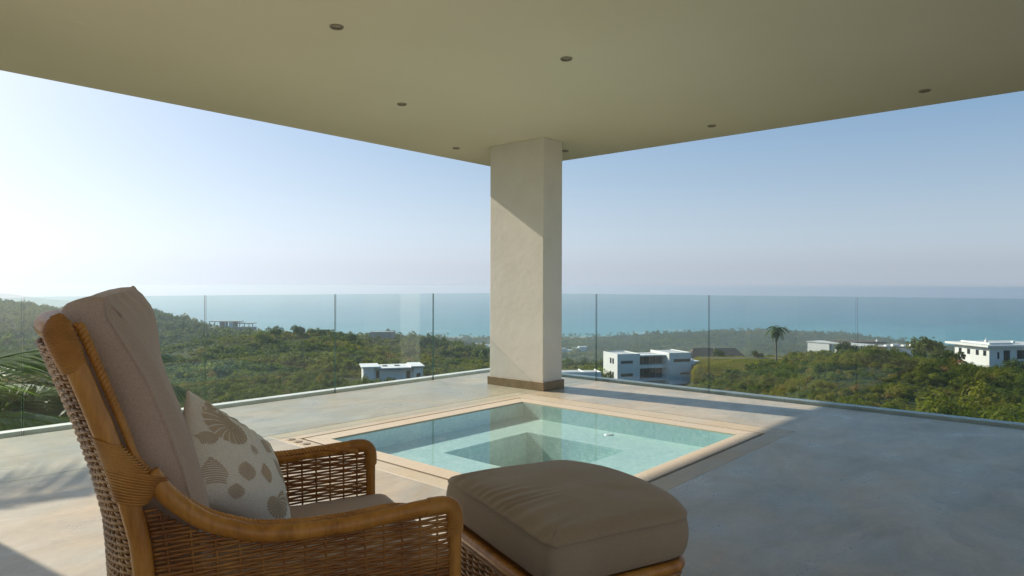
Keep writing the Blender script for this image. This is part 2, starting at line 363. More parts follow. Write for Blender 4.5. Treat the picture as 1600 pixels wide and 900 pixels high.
# ------------------------------------------------------------------ terrain
GDIST = np.array([12, 30, 60, 95, 140, 190, 235, 300, 390, 540, 650, 900, 1300, 1600, 1760, 2000, 3000], float)
GROUND = [
    (-1.1385, [-5, -8.4, -15.1, -18.2, -22.1, -25.0, -25.7, -27.4, -26.8, -17.0, -5.3, -75, -122]),
    (-0.7590, [-5, -8.3, -14.4, -17.2, -20.9, -23.4, -24.8, -27.1, -27.1, -20.1, -10.9, -75, -122]),
    (-0.6641, [-5, -8.3, -14.4, -17.2, -21.3, -23.9, -26.5, -30.1, -31.8, -21.0, -20.6, -75, -122]),
    (-0.5550, [-5, -8.3, -14.1, -17.2, -20.6, -22.6, -23.4, -28.5, -28.0, -14.2, -31.0, -75, -122]),
    (-0.4744, [-5, -8.0, -13.3, -16.3, -19.5, -19.3, -17.0, -24.8, -29.0, -25.2, -41.3, -75, -122]),
    (-0.4364, [-5, -7.9, -13.0, -16.0, -18.7, -18.0, -15.2, -22.6, -27.6, -32.5, -44.3, -75, -122]),
    (-0.3795, [-5, -7.7, -12.7, -15.8, -18.1, -17.5, -15.4, -22.6, -27.5, -35.5, -47.3, -75, -122]),
    (-0.3416, [-5, -7.7, -12.7, -15.8, -17.9, -16.7, -14.7, -22.0, -27.8, -38.5, -50.3, -75, -122]),
    (-0.2846, [-5, -7.7, -12.7, -15.8, -17.4, -15.6, -13.6, -21.1, -28.2, -43.6, -59.5, -75, -122]),
    (-0.2419, [-5, -7.7, -12.6, -15.5, -17.0, -17.0, -16.0, -23.1, -28.9, -45.5, -63.7, -75, -122]),
    (-0.2182, [-5, -7.6, -12.6, -15.3, -17.6, -18.7, -19.1, -25.3, -28.1, -46.5, -65.5, -75, -122]),
    (-0.1708, [-5, -7.4, -12.6, -15.3, -19.5, -21.5, -23.1, -27.6, -26.6, -49.0, -69.8, -75, -122]),
    (-0.1139, [-5, -7.4, -12.6, -15.3, -19.8, -22.8, -24.4, -28.9, -28.4, -50.5, -71.5, -75, -122]),
    (-0.0854, [-5, -7.4, -12.6, -15.3, -19.9, -23.1, -24.8, -29.8, -30.6, -52.5, -72.7, -75, -122]),
    (-0.0190, [-5, -7.1, -12.0, -15.3, -20.0, -23.8, -26.1, -31.7, -37.5, -58.1, -76.3, -90, -124]),
    (0.0759, [-5, -7.1, -12.0, -15.7, -20.6, -25.0, -27.9, -33.6, -42.6, -61.5, -79.2, -108, -124]),
    (0.1518, [-5, -7.1, -12.6, -16.1, -21.3, -27.3, -29.2, -34.7, -44.0, -64.0, -80.3, -108, -124]),
    (0.2751, [-5, -7.1, -12.6, -16.1, -20.7, -24.4, -25.8, -33.5, -45.7, -66.4, -83.2, -108, -124]),
    (0.3416, [-5, -7.1, -12.0, -15.9, -18.9, -20.2, -24.4, -33.4, -45.7, -66.3, -83.1, -108, -124]),
    (0.4080, [-5, -7.1, -11.5, -12.8, -15.9, -19.6, -23.9, -33.4, -45.6, -66.2, -83.0, -108, -124]),
    (0.4649, [-5, -7.1, -11.2, -8.7, -14.4, -18.3, -23.9, -32.8, -45.6, -66.1, -82.9, -108, -124]),
    (0.5123, [-5, -7.1, -10.9, -8.0, -13.7, -18.1, -23.6, -32.7, -45.5, -66.0, -82.8, -108, -124]),
    (0.5693, [-5, -7.1, -10.6, -8.5, -14.0, -18.3, -23.8, -33.3, -45.5, -66.0, -82.7, -108, -124]),
    (0.6641, [-5, -7.1, -10.6, -10.1, -16.3, -20.4, -25.7, -34.6, -47.2, -68.4, -82.6, -108, -124]),
    (0.7590, [-5, -7.1, -10.9, -11.6, -16.9, -22.0, -26.8, -35.4, -47.1, -68.3, -82.4, -108, -124]),
    (1.1385, [-5, -7.0, -11.3, -12.6, -17.6, -22.7, -27.2, -35.1, -46.8, -67.8, -81.8, -108, -124]),
]
SEA_Z = -129.0
_bear = np.array([math.atan(r[0]) for r in GROUND])
_tab = np.array([r[1] + [-126.5, -129.6, -132, -134] for r in GROUND])
_rad = GDIST[None, :] / np.cos(_bear)[:, None]
_fine_b = np.linspace(_bear[0], _bear[-1], 361)
_fine_r = np.concatenate([np.linspace(12, 420, 205), np.linspace(425, 1000, 116), np.linspace(1010, 3600, 130)])
_cols = np.array([np.interp(_fine_r, _rad[i], _tab[i]) for i in range(len(GROUND))])
_cols = np.array([np.convolve(np.pad(c, 4, mode='edge'), np.ones(9) / 9, 'valid') for c in _cols])
_fine = np.array([[0.0]])
_fine = np.stack([np.interp(_fine_b, _bear, _cols[:, j]) for j in range(len(_fine_r))], 1)
_k = np.hanning(13)[1:-1]; _k /= _k.sum()
_fine = np.stack([np.convolve(np.pad(_fine[:, j], 5, mode='edge'), _k, 'valid') for j in range(_fine.shape[1])], 1)
VEG_DROP = True
def ground_z(x, y):
    """the hillside below the terrace: a survey by bearing and distance, plus knolls and roughness"""
    x = np.asarray(x, float); y = np.asarray(y, float)
    X = x * S_ - y * C_; d = x * C_ + y * S_
    r = np.hypot(x, y); b = np.arctan2(X, d)
    bb = np.clip((np.clip(b, _fine_b[0], _fine_b[-1]) - _fine_b[0]) / (_fine_b[1] - _fine_b[0]), 0, 359.999)
    ri = np.interp(r, _fine_r, np.arange(len(_fine_r))); ri = np.clip(ri, 0, len(_fine_r) - 1.001)
    i = bb.astype(int); j = ri.astype(int); fb = bb - i; fr = ri - j
    z = (_fine[i, j] * (1 - fb) + _fine[i + 1, j] * fb) * (1 - fr) + (_fine[i, j + 1] * (1 - fb) + _fine[i + 1, j + 1] * fb) * fr
    rough = fbm(x / 26, y / 26, 5, 4) * 1.8 * smoothstep(30, 120, r) * (1 - smoothstep(900, 1300, r)) + fbm(x / 90, y / 90, 9, 3) * 1.6 * smoothstep(150, 350, r) * (1 - smoothstep(800, 1300, r))
    z = z + rough
    z = z - 1.0 * smoothstep(50, 90, r) * (1 - smoothstep(900, 1200, r)) - 1.6 * smoothstep(200, 300, r) * (1 - smoothstep(900, 1200, r))
    # the levelled field behind the villa
    t = X / np.maximum(d, 1.0)
    fm = smoothstep(0.262, 0.28, t) * (1 - smoothstep(0.395, 0.43, t)) * smoothstep(168, 178, d) * (1 - smoothstep(212, 222, d))
    z = z * (1 - fm) + fm * (-20.4 - (d - 175) * 0.036)
    # the low wooded headland
    z = z + 16 * np.exp(-((X - 600) / 210) ** 2 - ((d - 1620) / 170) ** 2)
    # the coast swings nearer on the right
    z = z - 6 * smoothstep(820, 1000, X) * smoothstep(1350, 1500, d)
    # far ranges at the left
    z = z + 107 * np.exp(-((X + 3700) / 720) ** 2 - ((d - 4300) / 500) ** 2) * (1 + 0.5 * fbm(x / 300, y / 300, 2, 3)) 
    z = z + 72 * np.exp(-((X + 2150) / 260) ** 2 - ((d - 2350) / 300) ** 2)
    return np.maximum(z, -134.0)

def mk_terrain_mat():
    m, nt, b = new_mat('hillside_ground'); L = nt.links.new
    tc = N(nt, "ShaderNodeTexCoord"); co = tc.outputs['Object']
    n1 = noise_node(nt, 0.05, 8, 0.65, 0.4, co); n2 = noise_node(nt, 0.9, 6, 0.7, 0.2, co)
    r = ramp(nt, [(0.35, (0.030, 0.046, 0.016)), (0.5, (0.060, 0.072, 0.024)), (0.66, (0.105, 0.085, 0.040))]); L(n1.outputs['Fac'], r.inputs[0])
    r2 = ramp(nt, [(0.3, (0.6, 0.6, 0.6)), (0.7, (1.25, 1.25, 1.2))]); L(n2.outputs['Fac'], r2.inputs[0])
    mx = N(nt, "ShaderNodeMix", data_type='RGBA', blend_type='MULTIPLY'); mx.inputs[0].default_value = 1
    L(r.outputs[0], mx.inputs[6]); L(r2.outputs[0], mx.inputs[7])
    # pale sand just above the sea
    sp = N(nt, "ShaderNodeSeparateXYZ"); L(co, sp.inputs[0])
    mr = N(nt, "ShaderNodeMapRange"); mr.inputs['From Min'].default_value = -128.2; mr.inputs['From Max'].default_value = -127.4; mr.inputs['To Min'].default_value = 1; mr.inputs['To Max'].default_value = 0
    L(sp.outputs[2], mr.inputs['Value'])
    mx2 = N(nt, "ShaderNodeMix", data_type='RGBA'); L(mr.outputs[0], mx2.inputs[0]); L(mx.outputs[2], mx2.inputs[6]); mx2.inputs[7].default_value = (0.45, 0.40, 0.30, 1)
    L(mx2.outputs[2], b.inputs['Base Color']); b.inputs['Roughness'].default_value = 0.95; b.inputs['Specular IOR Level'].default_value = 0.08
    n3 = noise_node(nt, 0.35, 8, 0.7, 0, co); bump(nt, b, n3.outputs['Fac'], 0.8, 1.2)
    return m
def sinh_axis(n, near, far):
    t = np.linspace(-1, 1, n); k = np.arcsinh(far / near); return near * np.sinh(k * t)
ax = sinh_axis(521, 60, 9000)
gx, gy = np.meshgrid(ax, ax, indexing='ij')
gx = gx + 120; gy = gy + 60
gz = ground_z(gx, gy)
terrain = bpy.data.objects.new("hillside_terrain", np_mesh("hillside_terrain", np.stack([gx, gy, gz], -1).reshape(-1, 3), grid_quads(521, 521)))
COL.objects.link(terrain); terrain.data.materials.append(mk_terrain_mat()); tag(terrain, kind='structure')

# sea: one disc out to the horizon
def mk_sea():
    m, nt, b = new_mat('sea_water'); L = nt.links.new
    tc = N(nt, "ShaderNodeTexCoord"); co = tc.outputs['Object']
    ln = N(nt, "ShaderNodeVectorMath", operation='LENGTH'); L(co, ln.inputs[0])
    n = noise_node(nt, 0.0011, 5, 0.6, 1.0, co, (1, 1, 1))
    ad = N(nt, "ShaderNodeMath", operation='MULTIPLY_ADD'); ad.inputs[1].default_value = 1600.0; L(n.outputs['Fac'], ad.inputs[0]); L(ln.outputs['Value'], ad.inputs[2])
    mr = N(nt, "ShaderNodeMapRange"); mr.inputs['From Min'].default_value = 2200; mr.inputs['From Max'].default_value = 7000; L(ad.outputs[0], mr.inputs['Value'])
    r = ramp(nt, [(0.0, (0.09, 0.36, 0.37)), (0.16, (0.045, 0.27, 0.33)), (0.4, (0.025, 0.185, 0.29)), (1.0, (0.02, 0.12, 0.23))]); L(mr.outputs[0], r.inputs[0])
    st = noise_node(nt, 0.004, 6, 0.7, 0.8, co, (0.25, 1.0, 1.0)); rs = ramp(nt, [(0.35, (0.82, 0.86, 0.88)), (0.65, (1.12, 1.1, 1.08))]); L(st.outputs['Fac'], rs.inputs[0])
    mxs = N(nt, "ShaderNodeMix", data_type='RGBA', blend_type='MULTIPLY'); mxs.inputs[0].default_value = 1; L(r.outputs[0], mxs.inputs[6]); L(rs.outputs[0], mxs.inputs[7])
    L(mxs.outputs[2], b.inputs['Base Color']); b.inputs['Roughness'].default_value = 0.35; b.inputs['Specular IOR Level'].default_value = 0.35
    w = noise_node(nt, 0.06, 6, 0.65, 0.5, co); bump(nt, b, w.outputs['Fac'], 0.6, 2.0)
    return m
nr = 64; na = 128
rr = np.concatenate([[0.0], np.geomspace(300, 20500, nr - 1)])
aa = np.arange(na) * 2 * PI / na
sv = np.stack([rr[None, :] * np.cos(aa)[:, None], rr[None, :] * np.sin(aa)[:, None], np.zeros((na, nr))], -1).reshape(-1, 3)
sea = bpy.data.objects.new("sea", np_mesh("sea", sv, grid_quads(na, nr, True))); COL.objects.link(sea)
sea.location = (0, 0, SEA_Z); sea.data.materials.append(mk_sea()); tag(sea, kind='structure')

# ------------------------------------------------------------------ terrace: floor, pool, walls, roof
FX, FY = 7.219, 6.56          # fence lines
CZ = 2.915                    # ceiling height
# pool plan (X range, Y range)
BAND = (2.73, 5.75, 1.95, 5.03)
SLOT = (2.868, 5.525, 2.107, 4.764)
WAT = (3.03, 5.337, 2.268, 4.572)
def frame_mb(o, i, z0, z1, gap=0.0):
    """four mitred sides between rectangle o and rectangle i"""
    ox0, ox1, oy0, oy1 = o; ix0, ix1, iy0, iy1 = i; g = gap
    return [MB().prism([(ox0 + g, oy0), (ox1 - g, oy0), (ix1 - g, iy0), (ix0 + g, iy0)], z0, z1),
            MB().prism([(ox1, oy0 + g), (ox1, oy1 - g), (ix1, iy1 - g), (ix1, iy0 + g)], z0, z1),
            MB().prism([(ox1 - g, oy1), (ox0 + g, oy1), (ix0 + g, iy1), (ix1 - g, iy1)], z0, z1),
            MB().prism([(ox0, oy1 - g), (ox0, oy0 + g), (ix0, iy0 + g), (ix0, iy1 - g)], z0, z1)]
X0, X1, Y0, Y1 = -9.0, FX - 0.085, -9.0, FY - 0.085
JY = BAND[3]; J = 0.003
fl = MB()
fl.box(X0, BAND[0] - J, Y0, JY - J, -0.2, 0)
fl.box(BAND[0] - J, BAND[1] + J, Y0, BAND[2] - J, -0.2, 0)
fl.box(BAND[1] + J, X1, Y0, JY - J, -0.2, 0)
fl.box(X0, BAND[1] + J, JY + J, Y1, -0.2, 0)
fl.box(BAND[1] + J, X1, JY + J, Y1, -0.2, 0.0)
tag(fl.build("terrace_floor", M['floor']), kind='structure')
sub = MB(); 
for m_ in frame_mb((X0, X1, Y0, Y1), (BAND[0] + .02, BAND[1] - .02, BAND[2] + .02, BAND[3] - .02), -0.24, -0.02): pass
jo = MB().box(X0, BAND[0] - .01, JY - .01, JY + .01, -0.03, -0.006).box(BAND[1] + .01, X1, JY - .01, JY + .01, -0.03, -0.006)
tag(jo.build("floor_joint", M['channel']), kind='structure')

pool = empty("plunge_pool", (4.18, 3.42, 0))
tag(pool, "square sunken plunge pool with turquoise mosaic and sand coloured coping", "pool")
def rel(mb, o):
    for v in mb.v: v -= np.array(o)
    return mb
PO = (4.18, 3.42, 0)
for mb in frame_mb(BAND, SLOT, -0.18, -0.001, 0.0008): rel(mb, PO).build("surround_slab", M['surround'], pool, bevel=0.002, seg=1)
SL2 = (SLOT[0] + .024, SLOT[1] - .024, SLOT[2] + .024, SLOT[3] - .024)
for mb in frame_mb(SL2, WAT, -0.17, -0.0, 0.0008): rel(mb, PO).build("coping_slab", M['coping'], pool, bevel=0.0035, seg=2)
s_mb = MB()
for mb in frame_mb((SLOT[0] - .02, SLOT[1] + .02, SLOT[2] - .02, SLOT[3] + .02), (SL2[0] + .02, SL2[1] - .02, SL2[2] + .02, SL2[3] - .02), -0.16, -0.045): s_mb.add(mb.v[0], mb.q[0])
rel(s_mb, PO).build("overflow_slot", M['channel'], pool)
WELL = (3.74, 4.79, 2.985, 4.05); B1, B2 = -0.155, -0.44
w_mb = MB()
for mb in frame_mb((WAT[0] - .05, WAT[1] + .05, WAT[2] - .05, WAT[3] + .05), (WAT[0] + 0.0, WAT[1] - 0.0, WAT[2], WAT[3]), B2, -0.171): w_mb.add(mb.v[0], mb.q[0])
rel(w_mb, PO).build("pool_wall", M['mosaic'], pool)
lin = MB()
for mb in frame_mb((WAT[0] - 0.004, WAT[1] + .004, WAT[2] - .004, WAT[3] + .004), (WAT[0] + .006, WAT[1] - .006, WAT[2] + .006, WAT[3] - .006), -0.169, -0.014): lin.add(mb.v[0], mb.q[0])
rel(lin, PO).build("tile_band", M['mosaic'], pool)
b_mb = MB()
for mb in frame_mb((WAT[0] + .001, WAT[1] - .001, WAT[2] + .001, WAT[3] - .001), WELL, B2 + .001, B1): b_mb.add(mb.v[0], mb.q[0])
rel(b_mb, PO).build("bench", M['mosaic'], pool)
rel(MB().box(WAT[0] - .05, WAT[1] + .05, WAT[2] - .05, WAT[3] + .05, B2 - .1, B2), PO).build("pool_bottom", M['mosaic'], pool)
wt = MB(); wt.add([(WAT[0] - .006, WAT[2] - .006, -0.0075), (WAT[1] + .006, WAT[2] - .006, -0.0075), (WAT[1] + .006, WAT[3] + .006, -0.0075), (WAT[0] - .006, WAT[3] + .006, -0.0075)], [(0, 1, 2, 3)])
rel(wt, PO).build("water_surface", M['water'], pool)
def disc_mb(cx, cy, z, r, h, n=24, r2=None):
    a = np.arange(n) * 2 * PI / n; r2 = r2 if r2 is not None else r
    v = np.concatenate([np.stack([cx + r * np.cos(a), cy + r * np.sin(a), np.full(n, z)], 1), np.stack([cx + r2 * np.cos(a), cy + r2 * np.sin(a), np.full(n, z + h)], 1), [[cx, cy, z + h]]])
    q = [(i, (i + 1) % n, n + (i + 1) % n, n + i) for i in range(n)]; t = [(2 * n, n + i, n + (i + 1) % n) for i in range(n)]
    return MB().add(v, q, t)
# inlets on the bench near the far walls
for (cx, cy) in ((4.05, 4.42), (5.2, 3.42)):
    rel(disc_mb(cx, cy, B1, 0.045, 0.012, r2=0.035), PO).build("inlet_cap", M['white_plastic'], pool)
# three flush air buttons in the surround
for k, (bx, by) in enumerate(((2.804, 4.783), (2.799, 4.676), (2.80, 4.565))):
    o = disc_mb(0, 0, -0.001, 0.037, 0.003, r2=0.035).build("air_button", M['skirting']); o.location = (bx, by, 0)
    disc_mb(0, 0, 0.002, 0.028, 0.002, r2=0.026).build("cap", M['skirting'], o)
    tag(o, ["round brown push button nearest the pool's far left corner", "middle round brown push button beside the pool slot", "round brown push button nearest the wicker chair arm"][k], "push button", "push buttons set in the pool surround")

# column
col = empty("corner_column", (6.19, 5.3, 0)); tag(col, "thick off white plastered column beside the pool's far corner", "column")
CX0, CX1, CY0, CY1 = 6.03, 6.385, 4.86, 5.70
m_ = MB().box(CX0 - 6.19, CX1 - 6.19, CY0 - 5.3, CY1 - 5.3, 0.0, CZ); m_.build("shaft", M['plaster'], col, bevel=0.006)
sk = MB()
for mb in frame_mb((CX0 - .022, CX1 + .022, CY0 - .022, CY1 + .022), (CX0 - .001, CX1 + .001, CY0 - .001, CY1 + .001), 0.001, 0.1): sk.add(mb.v[0] - np.array((6.19, 5.3, 0)), mb.q[0])
sk.build("skirting", M['skirting'], col, bevel=0.003, seg=1)
col2 = empty("side_column", (0.35, 5.3, 0)); tag(col2, "off white plastered column at the terrace's left end, outside the view", "column")
MB().box(-0.42, 0.175, -0.44, 0.45, 0, CZ).build("shaft", M['plaster'], col2, bevel=0.006)

# roof slab, cut short behind for fill; unseen walls set back to bounce sun
tag(MB().box(-2.2, 7.365, -3.0, 6.64, CZ, CZ + 0.36).build("terrace_ceiling", M['ceiling'], bevel=0.01), kind='structure')
wl = MB().box(X0 - 0.25, X0, Y0 - .25, 5.0, -0.2, CZ - .003).box(X0, X1, Y0 - 0.25, Y0, -0.2, CZ - .003)
tag(wl.build("unseen_house_wall", M['house_stone']), kind='structure')
tag(MB().box(X0 - .25, X1 + .19, Y0 - .25, Y1 + .19, -6.5, -0.6).build("terrace_base", M['house_white']), kind='structure')

# downlights
dl0 = None
for k, (lx, ly, lab) in enumerate(((2.567, 3.827, "recessed ceiling downlight above the wicker chair"), (4.066, 3.06, "recessed ceiling downlight above the pool, alone in the ceiling's middle"),
        (4.063, 4.986, "recessed ceiling downlight midway between the left edge and the column"), (6.776, 1.206, "recessed ceiling downlight far out along the right ceiling edge"),
        (6.775, 3.168, "recessed ceiling downlight between the column and the far right downlight"), (5.804, 6.067, "small recessed downlight just left of the column top"), (6.811, 5.142, "small recessed downlight tucked against the right of the column top"))):
    if dl0 is None:
        o = dl0 = empty("ceiling_downlight")
        a = np.arange(32) * 2 * PI / 32
        prof = [(0.046, 0.0), (0.046, -0.006), (0.042, -0.011), (0.034, -0.009), (0.031, -0.002)]
        v = np.array([[(r * math.cos(t), r * math.sin(t), z) for (r, z) in prof] for t in a]).reshape(-1, 3)
        MB().add(v, grid_quads(32, len(prof), True)).build("trim_ring", M['trim'], o, smooth=True)
        rc = np.array([[(r * math.cos(t), r * math.sin(t), z) for (r, z) in [(0.032, -0.004), (0.026, -0.0022), (0.0245, -0.0022)]] for t in a]).reshape(-1, 3)
        MB().add(rc, grid_quads(32, 3, True)).build("reflector", M['channel'], o, smooth=True)
        dm = disc_mb(0, 0, -0.0015, 0.022, -0.004, r2=0.016); dm.build("lens", M['lens'], o)
    else: o = copy_tree(dl0)
    o.location = (lx, ly, CZ); tag(o, lab, "downlight", "downlights set in the ceiling")
sp = disc_mb(0, 0, 0, 0.075, -0.004, 40, 0.073).build("ceiling_cover_plate", M['ceiling']); sp.location = (1.42, 5.1, CZ)
tag(sp, "round blank cover plate painted like the ceiling at far left", "cover plate")

# glass balustrades
RAIL = 1.105
def pane(root, p0, p1, axis, z1=RAIL):
    th = 0.006
    mb = MB()
    if axis == 'x': mb.box(p0, p1, -th, th, -0.03, z1)
    else: mb.box(-th, th, p0, p1, -0.03, z1)
    me = mb.mesh("glass_pane"); me.materials.append(M['glass']); me.materials.append(M['glass_edge'])
    for p in me.polygons:
        n = p.normal; big = abs(n.y) > 0.5 if axis == 'x' else abs(n.x) > 0.5
        p.material_index = 0 if big else 1
    o = bpy.data.objects.new("glass_pane", me); COL.objects.link(o); o.parent = root; return o
def cl(mb, name, mat, root): return mb.build(name, mat, root, bevel=0.003, seg=1)
lf = empty("glass_balustrade", (0, FY, 0)); tag(lf, "frameless glass balustrade along the terrace's left edge, behind the chair", "balustrade", "frameless glass balustrades")
cuts = [-8.83, -7.36, -5.89, -4.42, -2.95, -1.48, -0.01, 1.459, 2.925, 4.392, 5.87, FX - 0.01]
for a, b in zip(cuts[:-1], cuts[1:]): pane(lf, a + 0.0065, b - 0.0065, 'x', RAIL - (0.008 if a < 1.4 else 0))
cl(MB().box(-9.0, FX + .13, 0.018, 0.13, -0.25, 0.022), "sill", M['sill'], lf)
cl(MB().box(-9.0, FX, -0.084, 0.017, -0.25, -0.03), "channel", M['channel'], lf)
rf = empty("glass_balustrade", (FX, 0, 0)); tag(rf, "frameless glass balustrade along the right edge, in front of the villas", "balustrade", "frameless glass balustrades")
cuts = [-8.92, -7.38, -5.84, -4.28, -2.74, -1.20, 0.32, 1.859, 3.402, 4.94, FY - 0.01]
for a, b in zip(cuts[:-1], cuts[1:]): pane(rf, a + 0.0065, b - 0.0065, 'y')
cl(MB().box(0.018, 0.13, -9.0, FY + 0.016, -0.25, 0.022), "sill", M['sill'], rf)
cl(MB().box(-0.084, 0.017, -9.0, FY - .086, -0.25, -0.03), "channel", M['channel'], rf)

# ------------------------------------------------------------------ wicker armchair and footstool
def mk_pole():
    m, nt, b = new_mat('varnished_rattan_pole'); L = nt.links.new
    tc = N(nt, "ShaderNodeTexCoord"); co = tc.outputs['Object']
    n = noise_node(nt, 14, 6, 0.65, 1.0, co, (1, 1, 0.25)); n2 = noise_node(nt, 70, 4, 0.6, 0.5, co, (1, 1, 0.12))
    r = ramp(nt, [(0.28, (0.24, 0.085, 0.012)), (0.45, (0.45, 0.19, 0.028)), (0.7, (0.58, 0.28, 0.055))]); L(n.outputs['Fac'], r.inputs[0])
    r2 = ramp(nt, [(0.3, (0.72, 0.68, 0.6)), (0.6, (1, 1, 1))]); L(n2.outputs['Fac'], r2.inputs[0])
    mx = N(nt, "ShaderNodeMix", data_type='RGBA', blend_type='MULTIPLY'); mx.inputs[0].default_value = 1; L(r.outputs[0], mx.inputs[6]); L(r2.outputs[0], mx.inputs[7])
    L(mx.outputs[2], b.inputs['Base Color']); b.inputs['Roughness'].default_value = 0.4
    bump(nt, b, n2.outputs['Fac'], 0.1, 0.002); return m
M['pole'] = mk_pole()
def mk_weave(name, stops):
    m = simple(name, stops, 9, 0.42, 0.25, 160, 0.001, detail=6); return m
M['weave'] = mk_weave('woven_wicker', [(0.3, (0.13, 0.04, 0.008)), (0.5, (0.27, 0.105, 0.02)), (0.72, (0.42, 0.20, 0.05))])
M['weave_pale'] = mk_weave('paler_wicker', [(0.3, (0.19, 0.085, 0.024)), (0.5, (0.38, 0.19, 0.058)), (0.72, (0.52, 0.30, 0.10))])
M['wrap'] = mk_weave('cane_binding', [(0.3, (0.28, 0.11, 0.018)), (0.5, (0.44, 0.195, 0.035)), (0.72, (0.55, 0.28, 0.065))])
def mk_cloth(name, c0, c1, rough=0.85, sheen=0.12):
    m, nt, b = new_mat(name); L = nt.links.new
    tc = N(nt, "ShaderNodeTexCoord"); co = tc.outputs['Object']
    n = noise_node(nt, 4, 5, 0.6, 0.3, co); r = ramp(nt, [(0.3, c0), (0.7, c1)]); L(n.outputs['Fac'], r.inputs[0])
    v = noise_node(nt, 420, 2, 0.5, 0, co); r2 = ramp(nt, [(0.3, (0.82, 0.82, 0.82)), (0.7, (1.1, 1.1, 1.1))]); L(v.outputs['Fac'], r2.inputs[0])
    mx = N(nt, "ShaderNodeMix", data_type='RGBA', blend_type='MULTIPLY'); mx.inputs[0].default_value = 1; L(r.outputs[0], mx.inputs[6]); L(r2.outputs[0], mx.inputs[7])
    L(mx.outputs[2], b.inputs['Base Color']); b.inputs['Roughness'].default_value = rough
    b.inputs['Sheen Weight'].default_value = sheen; b.inputs['Sheen Roughness'].default_value = 0.5
    w = noise_node(nt, 9, 4, 0.6, 0.6, co); ad = N(nt, "ShaderNodeMath", operation='MULTIPLY_ADD'); ad.inputs[1].default_value = 0.08; L(v.outputs['Fac'], ad.inputs[0]); L(w.outputs['Fac'], ad.inputs[2])
    bump(nt, b, ad.outputs[0], 0.25, 0.008); return m
M['cushion'] = mk_cloth('taupe_cushion_cloth', (0.46, 0.345, 0.27), (0.50, 0.38, 0.30))
M['stool_cushion'] = mk_cloth('olive_taupe_cloth', (0.31, 0.235, 0.155), (0.345, 0.265, 0.175))
M['pillow'] = mk_cloth('linen_pillow_cloth', (0.74, 0.70, 0.61), (0.79, 0.75, 0.66))
M['print'] = mk_cloth('tan_printed_ink', (0.48, 0.37, 0.25), (0.54, 0.43, 0.30))

def rring(n, a0, a1, b0, b1, r):
    """rounded rectangle outline, n points, counter-clockwise"""
    pts = []
    m = max(3, n // 16)
    for cx, cy, s in ((a1 - r, b0 + r, -PI / 2), (a1 - r, b1 - r, 0), (a0 + r, b1 - r, PI / 2), (a0 + r, b0 + r, PI)):
        for k in range(m + 1): pts.append((cx + r * math.cos(s + k * PI / 2 / m), cy + r * math.sin(s + k * PI / 2 / m)))
    return resample(np.array(pts), n)
def resample(P, n, closed=True):
    Q = np.concatenate([P, P[:1]]) if closed else P
    L_ = np.concatenate([[0], np.cumsum(np.linalg.norm(np.diff(Q, axis=0), axis=1))])
    s = np.linspace(0, L_[-1], n + 1)[:-1] if closed else np.linspace(0, L_[-1], n)
    return np.stack([np.interp(s, L_, Q[:, k]) for k in range(Q.shape[1])], 1)
def loft(outline, prof, crown_rings, fmap):
    """stack inset copies of an outline; both ends are closed towards the centre. prof: (inset, height); fmap(a,b,h)->(n,3)"""
    O = np.asarray(outline); n = len(O)
    T = np.roll(O, -1, 0) - np.roll(O, 1, 0); T /= np.linalg.norm(T, axis=1, keepdims=True)
    Nn = np.stack([T[:, 1], -T[:, 0]], 1); c = O.mean(0)
    rings = []
    for ins, h in prof: rings.append(np.concatenate([O - Nn * ins, np.full((n, 1), h)], 1))
    last = O - Nn * prof[-1][0]; first = O - Nn * prof[0][0]
    ks = np.linspace(1, 0, crown_rings + 1)[1:]
    pre = [np.concatenate([c + (first - c) * k, np.full((n, 1), prof[0][1])], 1) for k in ks[::-1]]
    post = [np.concatenate([c + (last - c) * k, np.full((n, 1), prof[-1][1])], 1) for k in ks]
    A = np.stack(pre + rings + post, 0)          # rings x n x 3
    v = fmap(A.reshape(-1, 3), n, len(A))
    q = grid_quads(len(A), n); 
    i = np.arange(len(A) - 1)[:, None] * n
    wrap = np.stack([i[:, 0] + n - 1, i[:, 0] + 2 * n - 1, i[:, 0] + n, i[:, 0]], -1)
    return v, np.concatenate([q, wrap])

CH_R = math.atan2(-0.3363, 0.9416)     # the chair's facing
chair = empty("wicker_armchair", (0.5266, 1.437, 0), CH_R)
tag(chair, "high backed woven wicker armchair with rattan pole frame and taupe cushions", "armchair")
